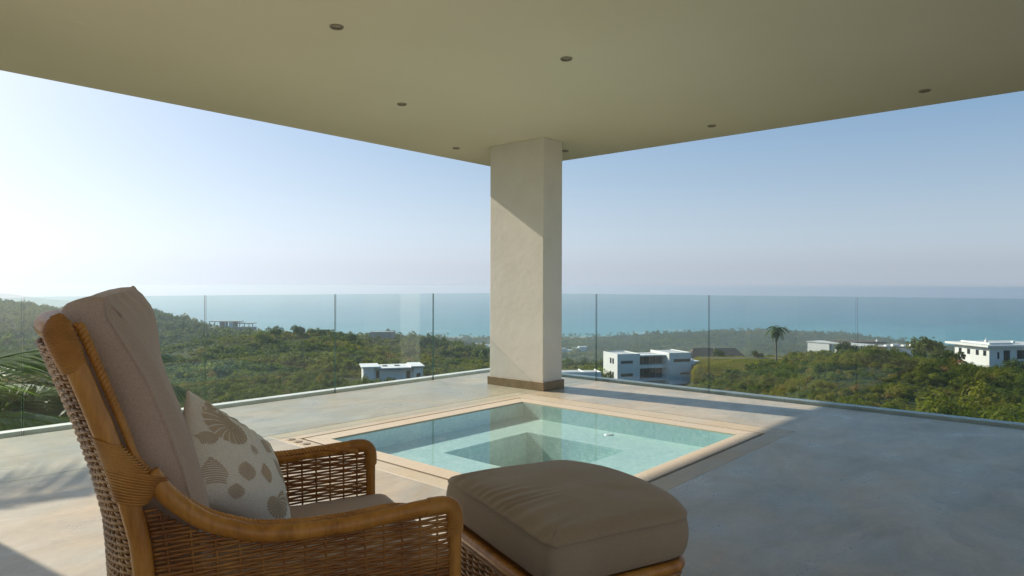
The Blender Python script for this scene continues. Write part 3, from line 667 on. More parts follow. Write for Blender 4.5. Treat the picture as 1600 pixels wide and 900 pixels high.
# chair coordinates: x forwards, y across (0 near side, 0.70 far side), z up
CW = 0.70
PZ = np.array([0.0, 0.3, 0.5, 0.625, 0.69, 0.806, 0.91, 1.012, 1.09, 1.136]); PB = np.array([-0.02, -0.012, -0.002, 0.006, 0.0125, 0.04, 0.0725, 0.109, 0.138, 0.156])
def back_f(z): return -np.interp(z, PZ, PB)
AS = np.array([0.0, 0.033, 0.075, 0.1155, 0.204, 0.30, 0.412, 0.53, 0.60, 0.635]); AZ = np.array([0.825, 0.772, 0.730, 0.700, 0.664, 0.652, 0.650, 0.657, 0.661, 0.660])
def arm_z(f): return np.interp(f, AS, AZ)
zz = np.linspace(0.0, 1.10, 34)
for wy in (0.0, CW):
    pb = MB(); P = np.stack([back_f(zz), np.full_like(zz, wy), zz], 1)
    pb.tube(P, 0.0195 * (1 + 0.05 * np.exp(-((zz - 0.42) / 0.012) ** 2) + 0.05 * np.exp(-((zz - 0.935) / 0.014) ** 2)), 16); pb.build("back_post", M['pole'], chair, smooth=True)
    f = np.linspace(0.0, 0.625, 40); z = arm_z(f)
    arm = np.concatenate([np.stack([f, np.full_like(f, wy), z + 0.005], 1), [(0.645, wy, 0.665), (0.660, wy, 0.661), (0.668, wy, 0.650), (0.670, wy, 0.632)], np.stack([np.full(8, 0.670), np.full(8, wy), np.linspace(0.60, 0.0, 8)], 1)])
    arm = resample(arm, 150, False); arm[:, 2] = arm[:, 2]
    k = np.convolve(np.pad(arm[:, 0], 2, mode='edge'), np.ones(5) / 5, 'valid'); kz = np.convolve(np.pad(arm[:, 2], 2, mode='edge'), np.ones(5) / 5, 'valid')
    arm = np.stack([k, arm[:, 1], kz], 1)
    al0 = np.concatenate([[0], np.cumsum(np.linalg.norm(np.diff(arm, axis=0), axis=1))])
    MB().tube(arm, np.where(arm[:, 0] < 0.62, 0.0188, 0.0188 - 0.003 * smoothstep(0.66, 0.60, arm[:, 2])) * (1 + 0.04 * np.exp(-((al0 - 0.36) / 0.012) ** 2)), 16).build("arm_rail", M['pole'], chair, smooth=True)
    # cane binding: where the arm meets the post, and at the front bend
    b1 = MB()
    for i in range(24):
        zc = 0.775 + i * 0.0052; t = i / 23.0
        el = 0.0255 + 0.030 * (1 - abs(2 * t - 0.9)) * (0.6 if t > 0.5 else 1.0)
        a = np.linspace(0, 2 * PI, 25)
        cen = np.array([back_f(zc) + (el - 0.0245) * 0.9, wy, zc])
        ring = cen + np.stack([el * np.cos(a), 0.0255 * np.sin(a), -0.55 * (el * np.cos(a)) * (0.5 + 0.3 * t) ], 1)
        b1.tube(ring, 0.0031, 5, False)
    b1.build("cane_binding", M['wrap'], chair, smooth=True)
    b2 = MB()
    al = np.concatenate([[0], np.cumsum(np.linalg.norm(np.diff(arm, axis=0), axis=1))])
    fend = al[np.argmax(arm[:, 0] > 0.60)]
    for i in range(36):
        sl_ = fend - 0.01 + 0.0036 * i
        c0 = np.array([np.interp(sl_, al, arm[:, k]) for k in range(3)]); tg = np.array([np.interp(sl_ + .012, al, arm[:, k]) - np.interp(sl_ - .012, al, arm[:, k]) for k in range(3)]); tg /= np.linalg.norm(tg)
        u = np.array([0, 1.0, 0]); v_ = np.cross(tg, u); a = np.linspace(0, 2 * PI, 25)
        b2.tube(c0 + 0.0192 * (np.cos(a)[:, None] * u + np.sin(a)[:, None] * v_) + tg * 0.007 * np.sin(a + i * .1)[:, None], 0.0021, 5, False)
    b2.build("cane_binding", M['wrap'], chair, smooth=True)
    # bound knob at the top of the post
    b3 = MB()
    for i in range(27):
        t = i / 26; zc = 1.040 + 0.102 * t; rr_ = 0.0188 + 0.0035 * math.sin(t * PI) if t < 0.62 else max(0.003, 0.0222 * math.sqrt(max(0, 1 - ((t - 0.62) / 0.40) ** 2)))
        a = np.linspace(0, 2 * PI, 21)
        b3.tube(np.stack([back_f(min(zc, 1.12)) + rr_ * np.cos(a) - 0.004, wy + rr_ * np.sin(a), zc + 0.45 * rr_ * np.cos(a)], 1), 0.0029, 5, False)
    b3.tube(np.array([(back_f(1.10) - .004, wy, 1.08), (back_f(1.10) - .004, wy, 1.134)]), 0.018, 12)
    b3.build("post_knob", M['wrap'], chair, smooth=True)
    # twisted cane edging on the inside of post and arm
    edge = np.concatenate([np.stack([back_f(np.linspace(1.125, 0.84, 30)) + 0.034, np.full(30, wy), np.linspace(1.125, 0.84, 30)], 1), np.stack([np.linspace(0.03, 0.62, 60), np.full(60, wy), arm_z(np.linspace(0.03, 0.62, 60)) + 0.019], 1)])
    edge[-12:, 2] -= np.linspace(0, 0.03, 12) ** 1.0
    sgn = 1 if wy == 0 else -1
    edge[:, 1] += sgn * 0.016
    edge = resample(edge, 420, False)
    edge[:, 0] = np.convolve(np.pad(edge[:, 0], 14, mode='reflect', reflect_type='odd'), np.ones(29) / 29, 'valid'); edge[:, 2] = np.convolve(np.pad(edge[:, 2], 14, mode='reflect', reflect_type='odd'), np.ones(29) / 29, 'valid')
    sl = np.linspace(0, 1.0, 420) * 2 * PI * 34
    tw = MB()
    for ph in (0, PI * 2 / 3, PI * 4 / 3):
        E = edge.copy(); E[:, 1] += 0.0052 * np.cos(sl + ph); nz = 0.0052 * np.sin(sl + ph)
        up = np.concatenate([np.linspace(0, 1, 140), np.ones(280)]); E[:, 2] += nz * up; E[:, 0] += nz * (1 - up)
        tw.tube(E, 0.0058, 6)
    tw.build("twisted_edging", M['wrap'], chair, smooth=True)
# bowed top rail
a = np.linspace(0, 1, 40)
rail = np.stack([back_f(1.12) - 0.004 - 0.045 * np.sin(PI * a) ** 0.6, CW * a, 1.112 + 0.012 * np.sin(PI * a)], 1)
MB().tube(rail, 0.017, 14).build("top_rail", M['pole'], chair, smooth=True)
MB().tube(np.stack([np.full(20, 0.655), np.linspace(0, CW, 20), np.full(20, 0.335)], 1), 0.022, 12).build("seat_rail", M['pole'], chair, smooth=True)
for wy in (0.0, CW):
    MB().tube(np.stack([np.linspace(-0.0, 0.66, 10), np.full(10, wy), np.full(10, 0.10)], 1), 0.018, 10).build("lower_rail", M['pole'], chair, smooth=True)

def weave(surf, na_, rows, stakes, name, mat, parent, strand=0.0029, amp=0.0046, clip=None, stake_r=0.0036, sides=5, zrange=None, vstakes=None):
    """strands over and under upright stakes. surf(a, z)->(points, normals); rows: heights; clip(z)->(a0,a1) range of a"""
    mb = MB()
    for j, z in enumerate(rows):
        a0, a1 = clip(z) if clip else (0.0, 1.0)
        if a1 - a0 < 0.03: continue
        n = max(6, int((a1 - a0) * stakes * 6)); aa_ = np.linspace(a0, a1, n)
        zj = z + 0.0007 * math.sin(j * 2.3) + 0.0012 * np.sin(aa_ * 9 + j * 0.7)
        P, Nn = surf(aa_, zj)
        off = amp * np.cos(PI * aa_ * stakes + PI * j)
        mb.tube(P + Nn * off[:, None], strand * (1 + 0.10 * math.sin(j * 5.1)), sides, True, 1.45, (0, 0, 1.0))
    o = mb.build(name, mat, parent, smooth=True); o["kind"] = "stuff"
    sb = MB()
    for k in range(stakes + 1):
        a_ = (k + 0.0) / stakes
        zs = []
        for z in np.linspace(rows[0], rows[-1], 60):
            a0, a1 = clip(z) if clip else (0, 1)
            if a0 - 1e-6 <= a_ <= a1 + 1e-6: zs.append(z)
        if len(zs) < 3: continue
        zs = np.array(zs); P, Nn = surf(np.full(len(zs), a_), zs)
        for dx in ((-0.004, 0.004) if vstakes else (0.0,)):
            P2, _ = surf(np.full(len(zs), np.clip(a_ + dx * 2, 0, 1)), zs)
            sb.tube(P2, stake_r, 6)
    s = sb.build("upright_stakes", mat, parent, smooth=True); s["kind"] = "stuff"
    return o
for wy, sg in ((0.0, -1.0), (CW, 1.0)):
    def surf(a_, z, wy=wy, sg=sg):
        f0 = back_f(z); f = f0 + (0.668 - f0) * a_
        return np.stack([f, np.full_like(f, wy) , np.broadcast_to(z, f.shape)], 1), np.broadcast_to(np.array([0, sg, 0.0]), (len(f), 3))
    def clip(z):
        if z < 0.645: return 0.03, 0.985
        f = np.linspace(0, 0.6, 200); ok = f[arm_z(f) - 0.012 > z]
        return 0.03, (ok.max() / 0.668 if len(ok) else 0.0)
    weave(surf, 0, np.arange(0.115, 0.80, 0.0088), 15, "arm_weave", M['weave'], chair, clip=clip, strand=0.0027, amp=0.0028, stake_r=0.0030)
def bsurf(a_, z):
    zc = np.broadcast_to(np.asarray(z, float), a_.shape)
    bow = 0.064 * np.sin(PI * a_) ** 0.55
    f = back_f(zc) - 0.012 - bow
    e = 1e-3; a2 = np.clip(a_ + e, 0, 1); a1_ = np.clip(a_ - e, 0, 1)
    db = 0.064 * (np.sin(PI * a2) ** 0.55 - np.sin(PI * a1_) ** 0.55)
    nx = -(np.ones_like(db) * CW * (a2 - a1_)); ny = -db
    nn = np.stack([nx, ny, np.zeros_like(nx)], 1); nn /= np.linalg.norm(nn, axis=1, keepdims=True)
    return np.stack([f, CW * a_, zc], 1), nn
weave(bsurf, 0, np.arange(0.115, 1.085, 0.0072), 20, "back_weave", M['weave_pale'], chair, clip=lambda z: (0.0, 1.0), strand=0.0023, amp=0.0036, stake_r=0.0028)
def fsurf(a_, z): return np.stack([np.full_like(a_, 0.66), CW * a_, np.broadcast_to(z, a_.shape)], 1), np.broadcast_to(np.array([1.0, 0, 0]), (len(a_), 3))
weave(fsurf, 0, np.arange(0.115, 0.325, 0.0094), 16, "front_weave", M['weave'], chair, clip=lambda z: (0.03, 0.97))
# seat deck under the cushion
MB().box(0.0, 0.65, 0.02, CW - .02, 0.33, 0.362).build("seat_deck", M['weave'], chair)

# cushions (things of their own: they lift off)
def cush_thing(name, v, q, mat, label, cat, loc, rz):
    o = bpy.data.objects.new(name, np_mesh(name, v, q)); COL.objects.link(o); o.data.materials.append(mat)
    o.location = loc; o.rotation_euler = (0, 0, rz); return tag(o, label, cat)
CL = (0.5266, 1.437, 0)
prof = [(0.03, 0.0), (0.010, 0.010), (0.0, 0.03), (-0.004, 0.075), (0.0, 0.115), (0.004, 0.127), (-0.001, 0.131), (0.006, 0.138), (0.022, 0.144)]
def seat_map(A, n, m):
    x, y, h = A[:, 0].copy(), A[:, 1].copy(), A[:, 2].copy()
    c = np.clip(1 - ((x - 0.38) / 0.30) ** 2, 0, 1) * np.clip(1 - ((y - 0.35) / 0.30) ** 2, 0, 1)
    z = 0.366 + h + np.where(h > 0.1, 0.016 * c ** 0.6, 0) + 0.003 * fbm(x * 9, y * 9, 4, 3)
    return np.stack([x, y, z], 1)
v, q = loft(rring(140, 0.06, 0.71, 0.03, CW - 0.03, 0.03), prof, 10, seat_map)
cush_thing("seat_cushion", v, q, M['cushion'], "flat taupe seat cushion lying in the wicker armchair", "cushion", CL, CH_R)
BC0, BC1 = 0.075, CW - 0.075
def back_map(A, n, m):
    w, z, h = A[:, 0].copy(), A[:, 1].copy(), A[:, 2].copy()
    thick = np.interp(z, [0.48, 0.7, 1.0, 1.12, 1.19], [0.112, 0.114, 0.110, 0.090, 0.080])
    cw = np.clip(1 - ((w - 0.35) / 0.285) ** 2, 0, 1); cz = np.clip(1 - ((z - 0.84) / 0.37) ** 2, 0, 1)
    bulge = np.where(h > 0.99, 0.030 * cw ** 0.33 * cz ** 0.3, 0)
    bulge = bulge * smoothstep(0.004, 0.045, np.minimum(np.minimum(w - BC0, BC1 - w), np.minimum(1.175 - z, z - 0.485)))
    wn_ = np.clip((w - 0.09) / 0.5, 0, 1); top_ = smoothstep(0.9, 1.16, z)
    zz_ = z + (-0.014 + 0.016 * h + (0.002 + 0.022 * np.clip(h, 0, 1)) * wn_) * top_
    thick = thick * (1 + 0.6 * np.clip((w - 0.1) / 0.3, 0, 1) * smoothstep(0.98, 1.15, z))
    f = np.interp(z, PZ, -PB) + 0.002 + (h * thick) + bulge
    wr = 0.0022 * np.sin(w * 70 + 6 * fbm(w * 5, z * 5, 8, 2)) * smoothstep(1.06, 1.18, z) * (h > 0.9)
    pull = 0.007 * np.exp(-((w - 0.10 - 0.05 * np.sin(z * 5)) / 0.012) ** 2) * (h > 0.95)
    return np.stack([f + wr - pull + 0.004 * fbm(w * 8, z * 8 + h, 3, 3), w + 0.004 * fbm(z * 6, h * 3, 5, 2), zz_], 1)
prof = [(0.022, 0.0), (0.006, 0.04), (0.0, 0.12), (-0.004, 0.3), (-0.006, 0.5), (-0.004, 0.72), (0.0, 0.86), (0.001, 0.90), (-0.001, 0.925), (-0.0005, 0.945), (0.004, 0.965), (0.012, 0.985), (0.024, 1.0), (0.045, 1.0)]
O = rring(220, BC0, BC1, 0.485, 1.175, 0.032)
v, q = loft(O, prof, 16, back_map)
cush_thing("back_cushion", v, q, M['cushion'], "tall plump taupe back cushion leaning in the wicker armchair", "cushion", CL, CH_R)

# patterned pillow, set cornerwise against the back cushion
TL, TR, BR, BL = [np.array(p) for p in ((0.092, 0.404, 0.934), (0.318, 0.580, 0.735), (0.350, 0.320, 0.512), (0.048, 0.258, 0.700))]
pn = np.cross(TR - TL, BL - TL); pn /= np.linalg.norm(pn)
if pn[1] > 0: pn = -pn
def pil(u, v, side=1.0, lift=0.0):
    u = np.asarray(u, float); v = np.asarray(v, float)
    eu = 4 * u * (1 - u); ev = 4 * v * (1 - v)
    # edges draw in between the corners
    uu = 0.5 + (u - 0.5) * (1 - 0.05 * ev * (abs(2 * u - 1) ** 2)); vv = 0.5 + (v - 0.5) * (1 - 0.09 * eu * (abs(2 * v - 1) ** 2))
    P = (TL[None] * ((1 - uu) * (1 - vv))[:, None] + TR[None] * (uu * (1 - vv))[:, None] + BR[None] * (uu * vv)[:, None] + BL[None] * ((1 - uu) * vv)[:, None])
    th = 0.078 * (np.clip(eu, 0, 1) ** 0.55) * (np.clip(ev, 0, 1) ** 0.55)
    edge = (1 - eu * ev)
    wr = 0.0045 * np.sin(u * 60 + 3 * np.sin(v * 7)) * np.exp(-((v - 0.08) / 0.10) ** 2) * ev ** 0.2 + 0.006 * fbm(u * 6, v * 6, 6, 3)
    return P + pn[None] * (side * th + (wr * np.clip(eu * ev * 4, 0, 1) if side > 0 else 0) + lift)[:, None]
g = 49
uu, vv = np.meshgrid(np.linspace(0, 1, g), np.linspace(0, 1, g), indexing='ij')
Pf = pil(uu.ravel(), vv.ravel(), 1.0); Pb_ = pil(uu.ravel(), vv.ravel(), -0.75)
mbp = MB().add(Pf, grid_quads(g, g)).add(Pb_, grid_quads(g, g)[:, ::-1])
pillow = mbp.build("throw_pillow", M['pillow'], None, smooth=True); pillow.location = CL; pillow.rotation_euler = (0, 0, CH_R)
tag(pillow, "cream throw pillow printed with tan sea shells, propped in the wicker armchair", "pillow")
# weld rim
bmw = bmesh.new(); bmw.from_mesh(pillow.data); bmesh.ops.remove_doubles(bmw, verts=bmw.verts, dist=0.0015); bmesh.ops.recalc_face_normals(bmw, faces=bmw.faces); bmw.to_mesh(pillow.data); bmw.free()
for p in pillow.data.polygons: p.use_smooth = True
def ribbon(mb, pts, w0, w1=None):
    """flat strip in pillow coordinates"""
    P = np.asarray(pts, float); n = len(P); T = np.gradient(P, axis=0); T /= np.linalg.norm(T, axis=1, keepdims=True) + 1e-9
    Nn = np.stack([-T[:, 1], T[:, 0]], 1); wv = np.linspace(w0, w1 if w1 is not None else w0, n)[:, None] / 2
    a, b = P + Nn * wv, P - Nn * wv
    Q = np.concatenate([a, b]); Q = np.clip(Q, 0.02, 0.98)
    V3 = pil(Q[:, 0], Q[:, 1], 1.0, 0.0012)
    mb.add(V3, [(i, i + 1, n + i + 1, n + i) for i in range(n - 1)])
def shell_fan(cx, cy, s, rot):
    mb = MB()
    for k in range(13):
        an = rot + (k - 6) * 0.135; r1 = s * (1 - 0.12 * abs(k - 6) / 6)
        t = np.linspace(0.12, 1, 8); ribbon(mb, np.stack([cx + r1 * t * np.cos(an), cy + r1 * t * np.sin(an)], 1), s * 0.02, s * 0.115)
    return mb
def shell_nautilus(cx, cy, s, rot, flip=1):
    mb = MB()
    th = np.linspace(0.6, 4.6 * PI, 90); r = s * 0.055 * np.exp(0.205 * th)
    for k in range(46):
        t0 = 0.5 + k * (4.55 * PI) / 46; t1 = t0 + 0.62 * (4.55 * PI) / 46
        ro = s * 0.055 * np.exp(0.205 * t0); ri = s * 0.055 * np.exp(0.205 * (t0 - 2 * PI)) if t0 > 2 * PI else ro * 0.25
        tt = np.linspace(0, 1, 6); rad = ri * 1.04 + (ro - ri * 1.04) * tt; ang = rot + flip * (t0 - 0.35 * tt)
        ribbon(mb, np.stack([cx + rad * np.cos(ang), cy + rad * np.sin(ang)], 1), ri * 0.20 + 0.002, ro * 0.245)
    return mb
def shell_cone(cx, cy, s, rot):
    mb = MB(); d = np.array([math.cos(rot), math.sin(rot)]); e = np.array([-d[1], d[0]])
    for k in range(12):
        t = k / 11; w = s * 0.42 * math.sin(min(1, t * 1.25 + 0.08) * PI * 0.62) * (1 if t < .8 else 0.8)
        a_ = np.linspace(-1, 1, 7)[:, None]; ribbon(mb, np.array([cx, cy]) + d * (s * (t - 0.5)) + e * a_ * w + d * (s * 0.07 * (a_ ** 2)), s * 0.050)
    return mb
def shell_round(cx, cy, s):
    mb = MB()
    for k in range(9):
        y = -1 + 2 * (k + 0.5) / 9; w = math.sqrt(1 - y * y); a_ = np.linspace(-w, w, 9)
        ribbon(mb, np.stack([cx + s * a_, cy + s * (y + 0.08 * np.sin(a_ * 5))], 1), s * 0.15)
    return mb
specs = [('nautilus', 0.30, 0.27, 0.30, 2.6, 1), ('fan', 0.52, 0.60, 0.15, -0.4, 1), ('fan', 0.62, 0.20, 0.17, 0.5, 1), ('round', 0.40, 0.64, 0.085, 0, 1), ('cone', 0.17, 0.72, 0.24, 1.2, 1),
         ('cone', 0.80, 0.42, 0.22, 0.7, 1), ('nautilus', 0.70, 0.80, 0.20, 0.6, -1), ('round', 0.86, 0.14, 0.07, 0, 1), ('cone', 0.12, 0.44, 0.16, 2.6, 1), ('round', 0.90, 0.66, 0.06, 0, 1), ('round', 0.36, 0.84, 0.07, 0, 1), ('cone', 0.47, 0.40, 0.09, 0.9, 1), ('cone', 0.42, 0.08, 0.13, 0.2, 1)]
for kind, cx, cy, s, rot, fl_ in specs:
    s = s * 0.86
    mb = {'fan': lambda: shell_fan(cx, cy, s, rot), 'nautilus': lambda: shell_nautilus(cx, cy, s, rot, fl_), 'cone': lambda: shell_cone(cx, cy, s, rot), 'round': lambda: shell_round(cx, cy, s)}[kind]()
    mb.build({'fan': 'scallop_print', 'nautilus': 'spiral_shell_print', 'cone': 'whelk_print', 'round': 'urchin_print'}[kind], M['print'], pillow)

# footstool: straight back edge towards the chair, bowed front
FS = (1.550, 1.4685, 0)
stool = empty("wicker_footstool", FS, CH_R); tag(stool, "woven wicker footstool with rounded front, standing before the armchair", "footstool")
def dshape(hw, L_, bow, r, n):
    y = np.linspace(-hw, hw, 160); x = L_ - bow * np.abs(y / hw) ** 2.2
    pts = [(0, hw), (0, -hw)]
    P = [(0.0, -hw)] + list(zip(x, y)) + [(0.0, hw)]
    P = resample(np.array(P), 600)
    # round the corners
    for _ in range(1):
        k = max(3, int(r / (np.linalg.norm(P[1] - P[0])))) | 1
        Q = np.concatenate([P[-k:], P, P[:k]]); ker = np.hanning(2 * k + 1); ker /= ker.sum()
        P = np.stack([np.convolve(Q[:, c], ker, 'valid') for c in (0, 1)], 1)[:600] if False else np.stack([np.convolve(Q[:, c], ker, 'same')[k:-k] for c in (0, 1)], 1)
    return resample(P, n)
def stool_map(A, n, m):
    x, y, h = A[:, 0].copy(), A[:, 1].copy(), A[:, 2].copy()
    c = np.clip(1 - ((x - 0.30) / 0.33) ** 2, 0, 1) * np.clip(1 - (y / 0.37) ** 2, 0, 1)
    top = smoothstep(0.10, 0.13, h)
    z = 0.368 + h + top * 0.024 * c ** 0.55
    # gathers running in from the straight edge
    ph = y * 118 + 2.5 * fbm(y * 7, x * 4, 2, 3) * 6 - x * 18
    z += top * 0.0048 * np.sin(ph) * (0.4 + 1.2 * vnoise(y * 14, x * 3, 5)) * np.exp(-x / (0.05 + 0.10 * vnoise(y * 9 + 3, x * 0, 7))) * smoothstep(-0.005, 0.03, x) * smoothstep(-0.42, -0.1, y + 0.15)
    z += top * 0.0035 * np.sin(y * 30 - x * 8 + 5 * fbm(x * 4, y * 4, 7, 2)) * np.exp(-((x - 0.25) / 0.18) ** 2) * 0.7
    z -= top * 0.006 * np.exp(-(((x - 0.42) / 0.07) ** 2 + ((y + 0.12) / 0.05) ** 2))
    xx = x + 0.003 * fbm(y * 9, h * 14, 3, 2); yy = y + 0.003 * fbm(x * 9, h * 14, 5, 2)
    return np.stack([xx, yy, z + 0.003 * fbm(x * 7, y * 7, 4, 3)], 1)
prof = [(0.05, 0.0), (0.022, 0.004), (0.008, 0.014), (0.0, 0.035), (-0.005, 0.06), (-0.005, 0.085), (-0.001, 0.108), (0.003, 0.118), (0.0015, 0.122), (-0.001, 0.1245), (0.004, 0.129), (0.012, 0.135), (0.027, 0.1405), (0.048, 0.145)]
O = dshape(0.366, 0.618, 0.115, 0.10, 300)
v, q = loft(O, prof, 22, stool_map)
cush_thing("footstool_cushion", v, q, M['stool_cushion'], "thick brown cushion with rounded front lying on the wicker footstool", "cushion", FS, CH_R)
O2 = dshape(0.345, 0.595, 0.11, 0.07, 200)
def ring3(z, ins=0.0):
    T = np.roll(O2, -1, 0) - np.roll(O2, 1, 0); T /= np.linalg.norm(T, axis=1, keepdims=True); Nn = np.stack([T[:, 1], -T[:, 0]], 1)
    P = O2 - Nn * ins; P = np.concatenate([P, P[:1]]); return np.concatenate([P, np.full((len(P), 1), z)], 1)
for zc, r_ in ((0.349, 0.019), (0.085, 0.017)): MB().tube(ring3(zc), r_, 12, False).build("rim_pole", M['pole'], stool, smooth=True)
tw = MB(); base = resample(ring3(0.322), 700, False); sl = np.linspace(0, 2 * PI * 110, 700)
for ph in (0, 2 * PI / 3, 4 * PI / 3):
    E = base.copy(); c = O2.mean(0); dirv = E[:, :2] - c; dirv /= np.linalg.norm(dirv, axis=1, keepdims=True)
    E[:, :2] += dirv * 0.005 * np.cos(sl + ph)[:, None]; E[:, 2] += 0.005 * np.sin(sl + ph); tw.tube(E, 0.0055, 6, False)
tw.build("twisted_edging", M['weave_pale'], stool, smooth=True)
def ssurf(a_, z):
    P = ring3(0.0); s = np.linspace(0, 1, len(P)); x = np.interp(a_ % 1.0, s, P[:, 0]); y = np.interp(a_ % 1.0, s, P[:, 1])
    e = 0.004; tx = np.interp((a_ + e) % 1.0, s, P[:, 0]) - np.interp((a_ - e) % 1.0, s, P[:, 0]); ty = np.interp((a_ + e) % 1.0, s, P[:, 1]) - np.interp((a_ - e) % 1.0, s, P[:, 1])
    nn = np.stack([ty, -tx, np.zeros_like(tx)], 1); nn /= np.linalg.norm(nn, axis=1, keepdims=True)
    return np.stack([x, y, np.broadcast_to(z, x.shape)], 1), nn
weave(ssurf, 0, np.arange(0.105, 0.318, 0.0094), 50, "woven_side", M['weave_pale'], stool, strand=0.0030, amp=0.005)
MB().prism([tuple(p) for p in (O2 - (O2 - O2.mean(0)) * 0.03)[::5]], 0.325, 0.36).build("seat_deck", M['weave'], stool)
for (lx, ly) in ((0.04, -0.30), (0.04, 0.30), (0.44, -0.27), (0.44, 0.27)):
    MB().tube(np.array([(lx, ly, 0.0), (lx, ly, 0.2), (lx, ly, 0.345)]), 0.019, 12).build("leg", M['pole'], stool, smooth=True)

# ------------------------------------------------------------------ plants
def leaf_cloud(n, seed, rx=1.0, rz=0.9, leaf=0.16, shell=0.55, base=0.0, lobes=7):
    """many small leaf-sized faces spread over several lobes"""
    r = np.random.default_rng(seed)
    lc = np.stack([r.uniform(-.62, .62, lobes) * rx, r.uniform(-.62, .62, lobes) * rx, base + rz * r.uniform(0.25, 0.72, lobes)], 1); lr = r.uniform(0.30, 0.55, lobes)
    k = r.integers(0, lobes, n); d = r.normal(size=(n, 3)); d /= np.linalg.norm(d, axis=1, keepdims=True); d[:, 2] = np.where(d[:, 2] < -0.3, -d[:, 2], d[:, 2])
    rad = lr[k] * (shell + (1 - shell) * r.random(n) ** 0.5) * r.uniform(0.8, 1.15, n)
    c = lc[k] + d * rad[:, None] * np.array([rx, rx, rz])
    nrm = d + r.normal(size=(n, 3)) * 0.55; nrm[:, 2] += 0.35; nrm /= np.linalg.norm(nrm, axis=1, keepdims=True)
    t = np.cross(nrm, r.normal(size=(n, 3))); t /= np.linalg.norm(t, axis=1, keepdims=True); b = np.cross(nrm, t)
    s = leaf * r.uniform(0.6, 1.35, n)[:, None]
    v = np.stack([c - t * s, c + b * s * 0.45 + nrm * s * 0.12, c + t * s, c - b * s * 0.45 + nrm * s * 0.12], 1).reshape(-1, 3)
    q = np.arange(4 * n).reshape(-1, 4); return v, q
def stems(n, seed, h, rx, r0):
    r = np.random.default_rng(seed); mb = MB()
    for k in range(n):
        a = r.uniform(0, 2 * PI); e = np.array([math.cos(a) * rx * r.uniform(.3, .9), math.sin(a) * rx * r.uniform(.3, .9), h * r.uniform(.6, 1)])
        mb.tube(np.array([(0, 0, 0), e * np.array([.35, .35, .55]), e]), [r0, r0 * .7, r0 * .3], 4, False)
    return mb
def cloud_mesh(name, mat, n, seed, **kw):
    v, q = leaf_cloud(n, seed, **kw); me = np_mesh(name, v, q, smooth=False); me.materials.append(mat); return me
veg_lib = []
def lib(meshes, cname):
    c = bpy.data.collections.new(cname)
    for k, me in enumerate(meshes):
        o = bpy.data.objects.new("%s_clump" % cname, me); c.objects.link(o)
    return c
shrub_near = lib([cloud_mesh("shrub_clump", M['shrub'], 620, 10 + k, leaf=0.085, rz=[.75, 1.0, .6, .9, 1.2][k], lobes=9) for k in range(5)], "shrub")
shrub_mid = lib([cloud_mesh("bush_clump", M['shrub'], 300, 30 + k, leaf=0.15, rz=[.8, 1.1, .7, 1.0][k], lobes=7) for k in range(4)], "bush")
wood_far = lib([cloud_mesh("wood_clump", M['shrub'], 170, 50 + k, leaf=0.23, rz=[.9, 1.2, 1.5][k], lobes=6) for k in range(3)], "wood")
def tuft_mesh(seed):
    r = np.random.default_rng(seed); n = 130; a = r.uniform(0, 2 * PI, n); R = np.sqrt(r.random(n)) * 0.9
    b = np.stack([R * np.cos(a), R * np.sin(a), np.zeros(n)], 1); lean = r.normal(size=(n, 3)) * 0.18; lean[:, 2] = r.uniform(.35, .9, n)
    t = np.stack([np.cos(a + 1.3), np.sin(a + 1.3), np.zeros(n)], 1) * 0.03
    v = np.stack([b - t, b + t, b + lean + t * .4, b + lean - t * .4], 1).reshape(-1, 3)
    me = np_mesh("grass_tuft", v, np.arange(4 * n).reshape(-1, 4), smooth=False); me.materials.append(M['shrub']); return me
tufts = lib([tuft_mesh(k) for k in range(3)], "tuft")

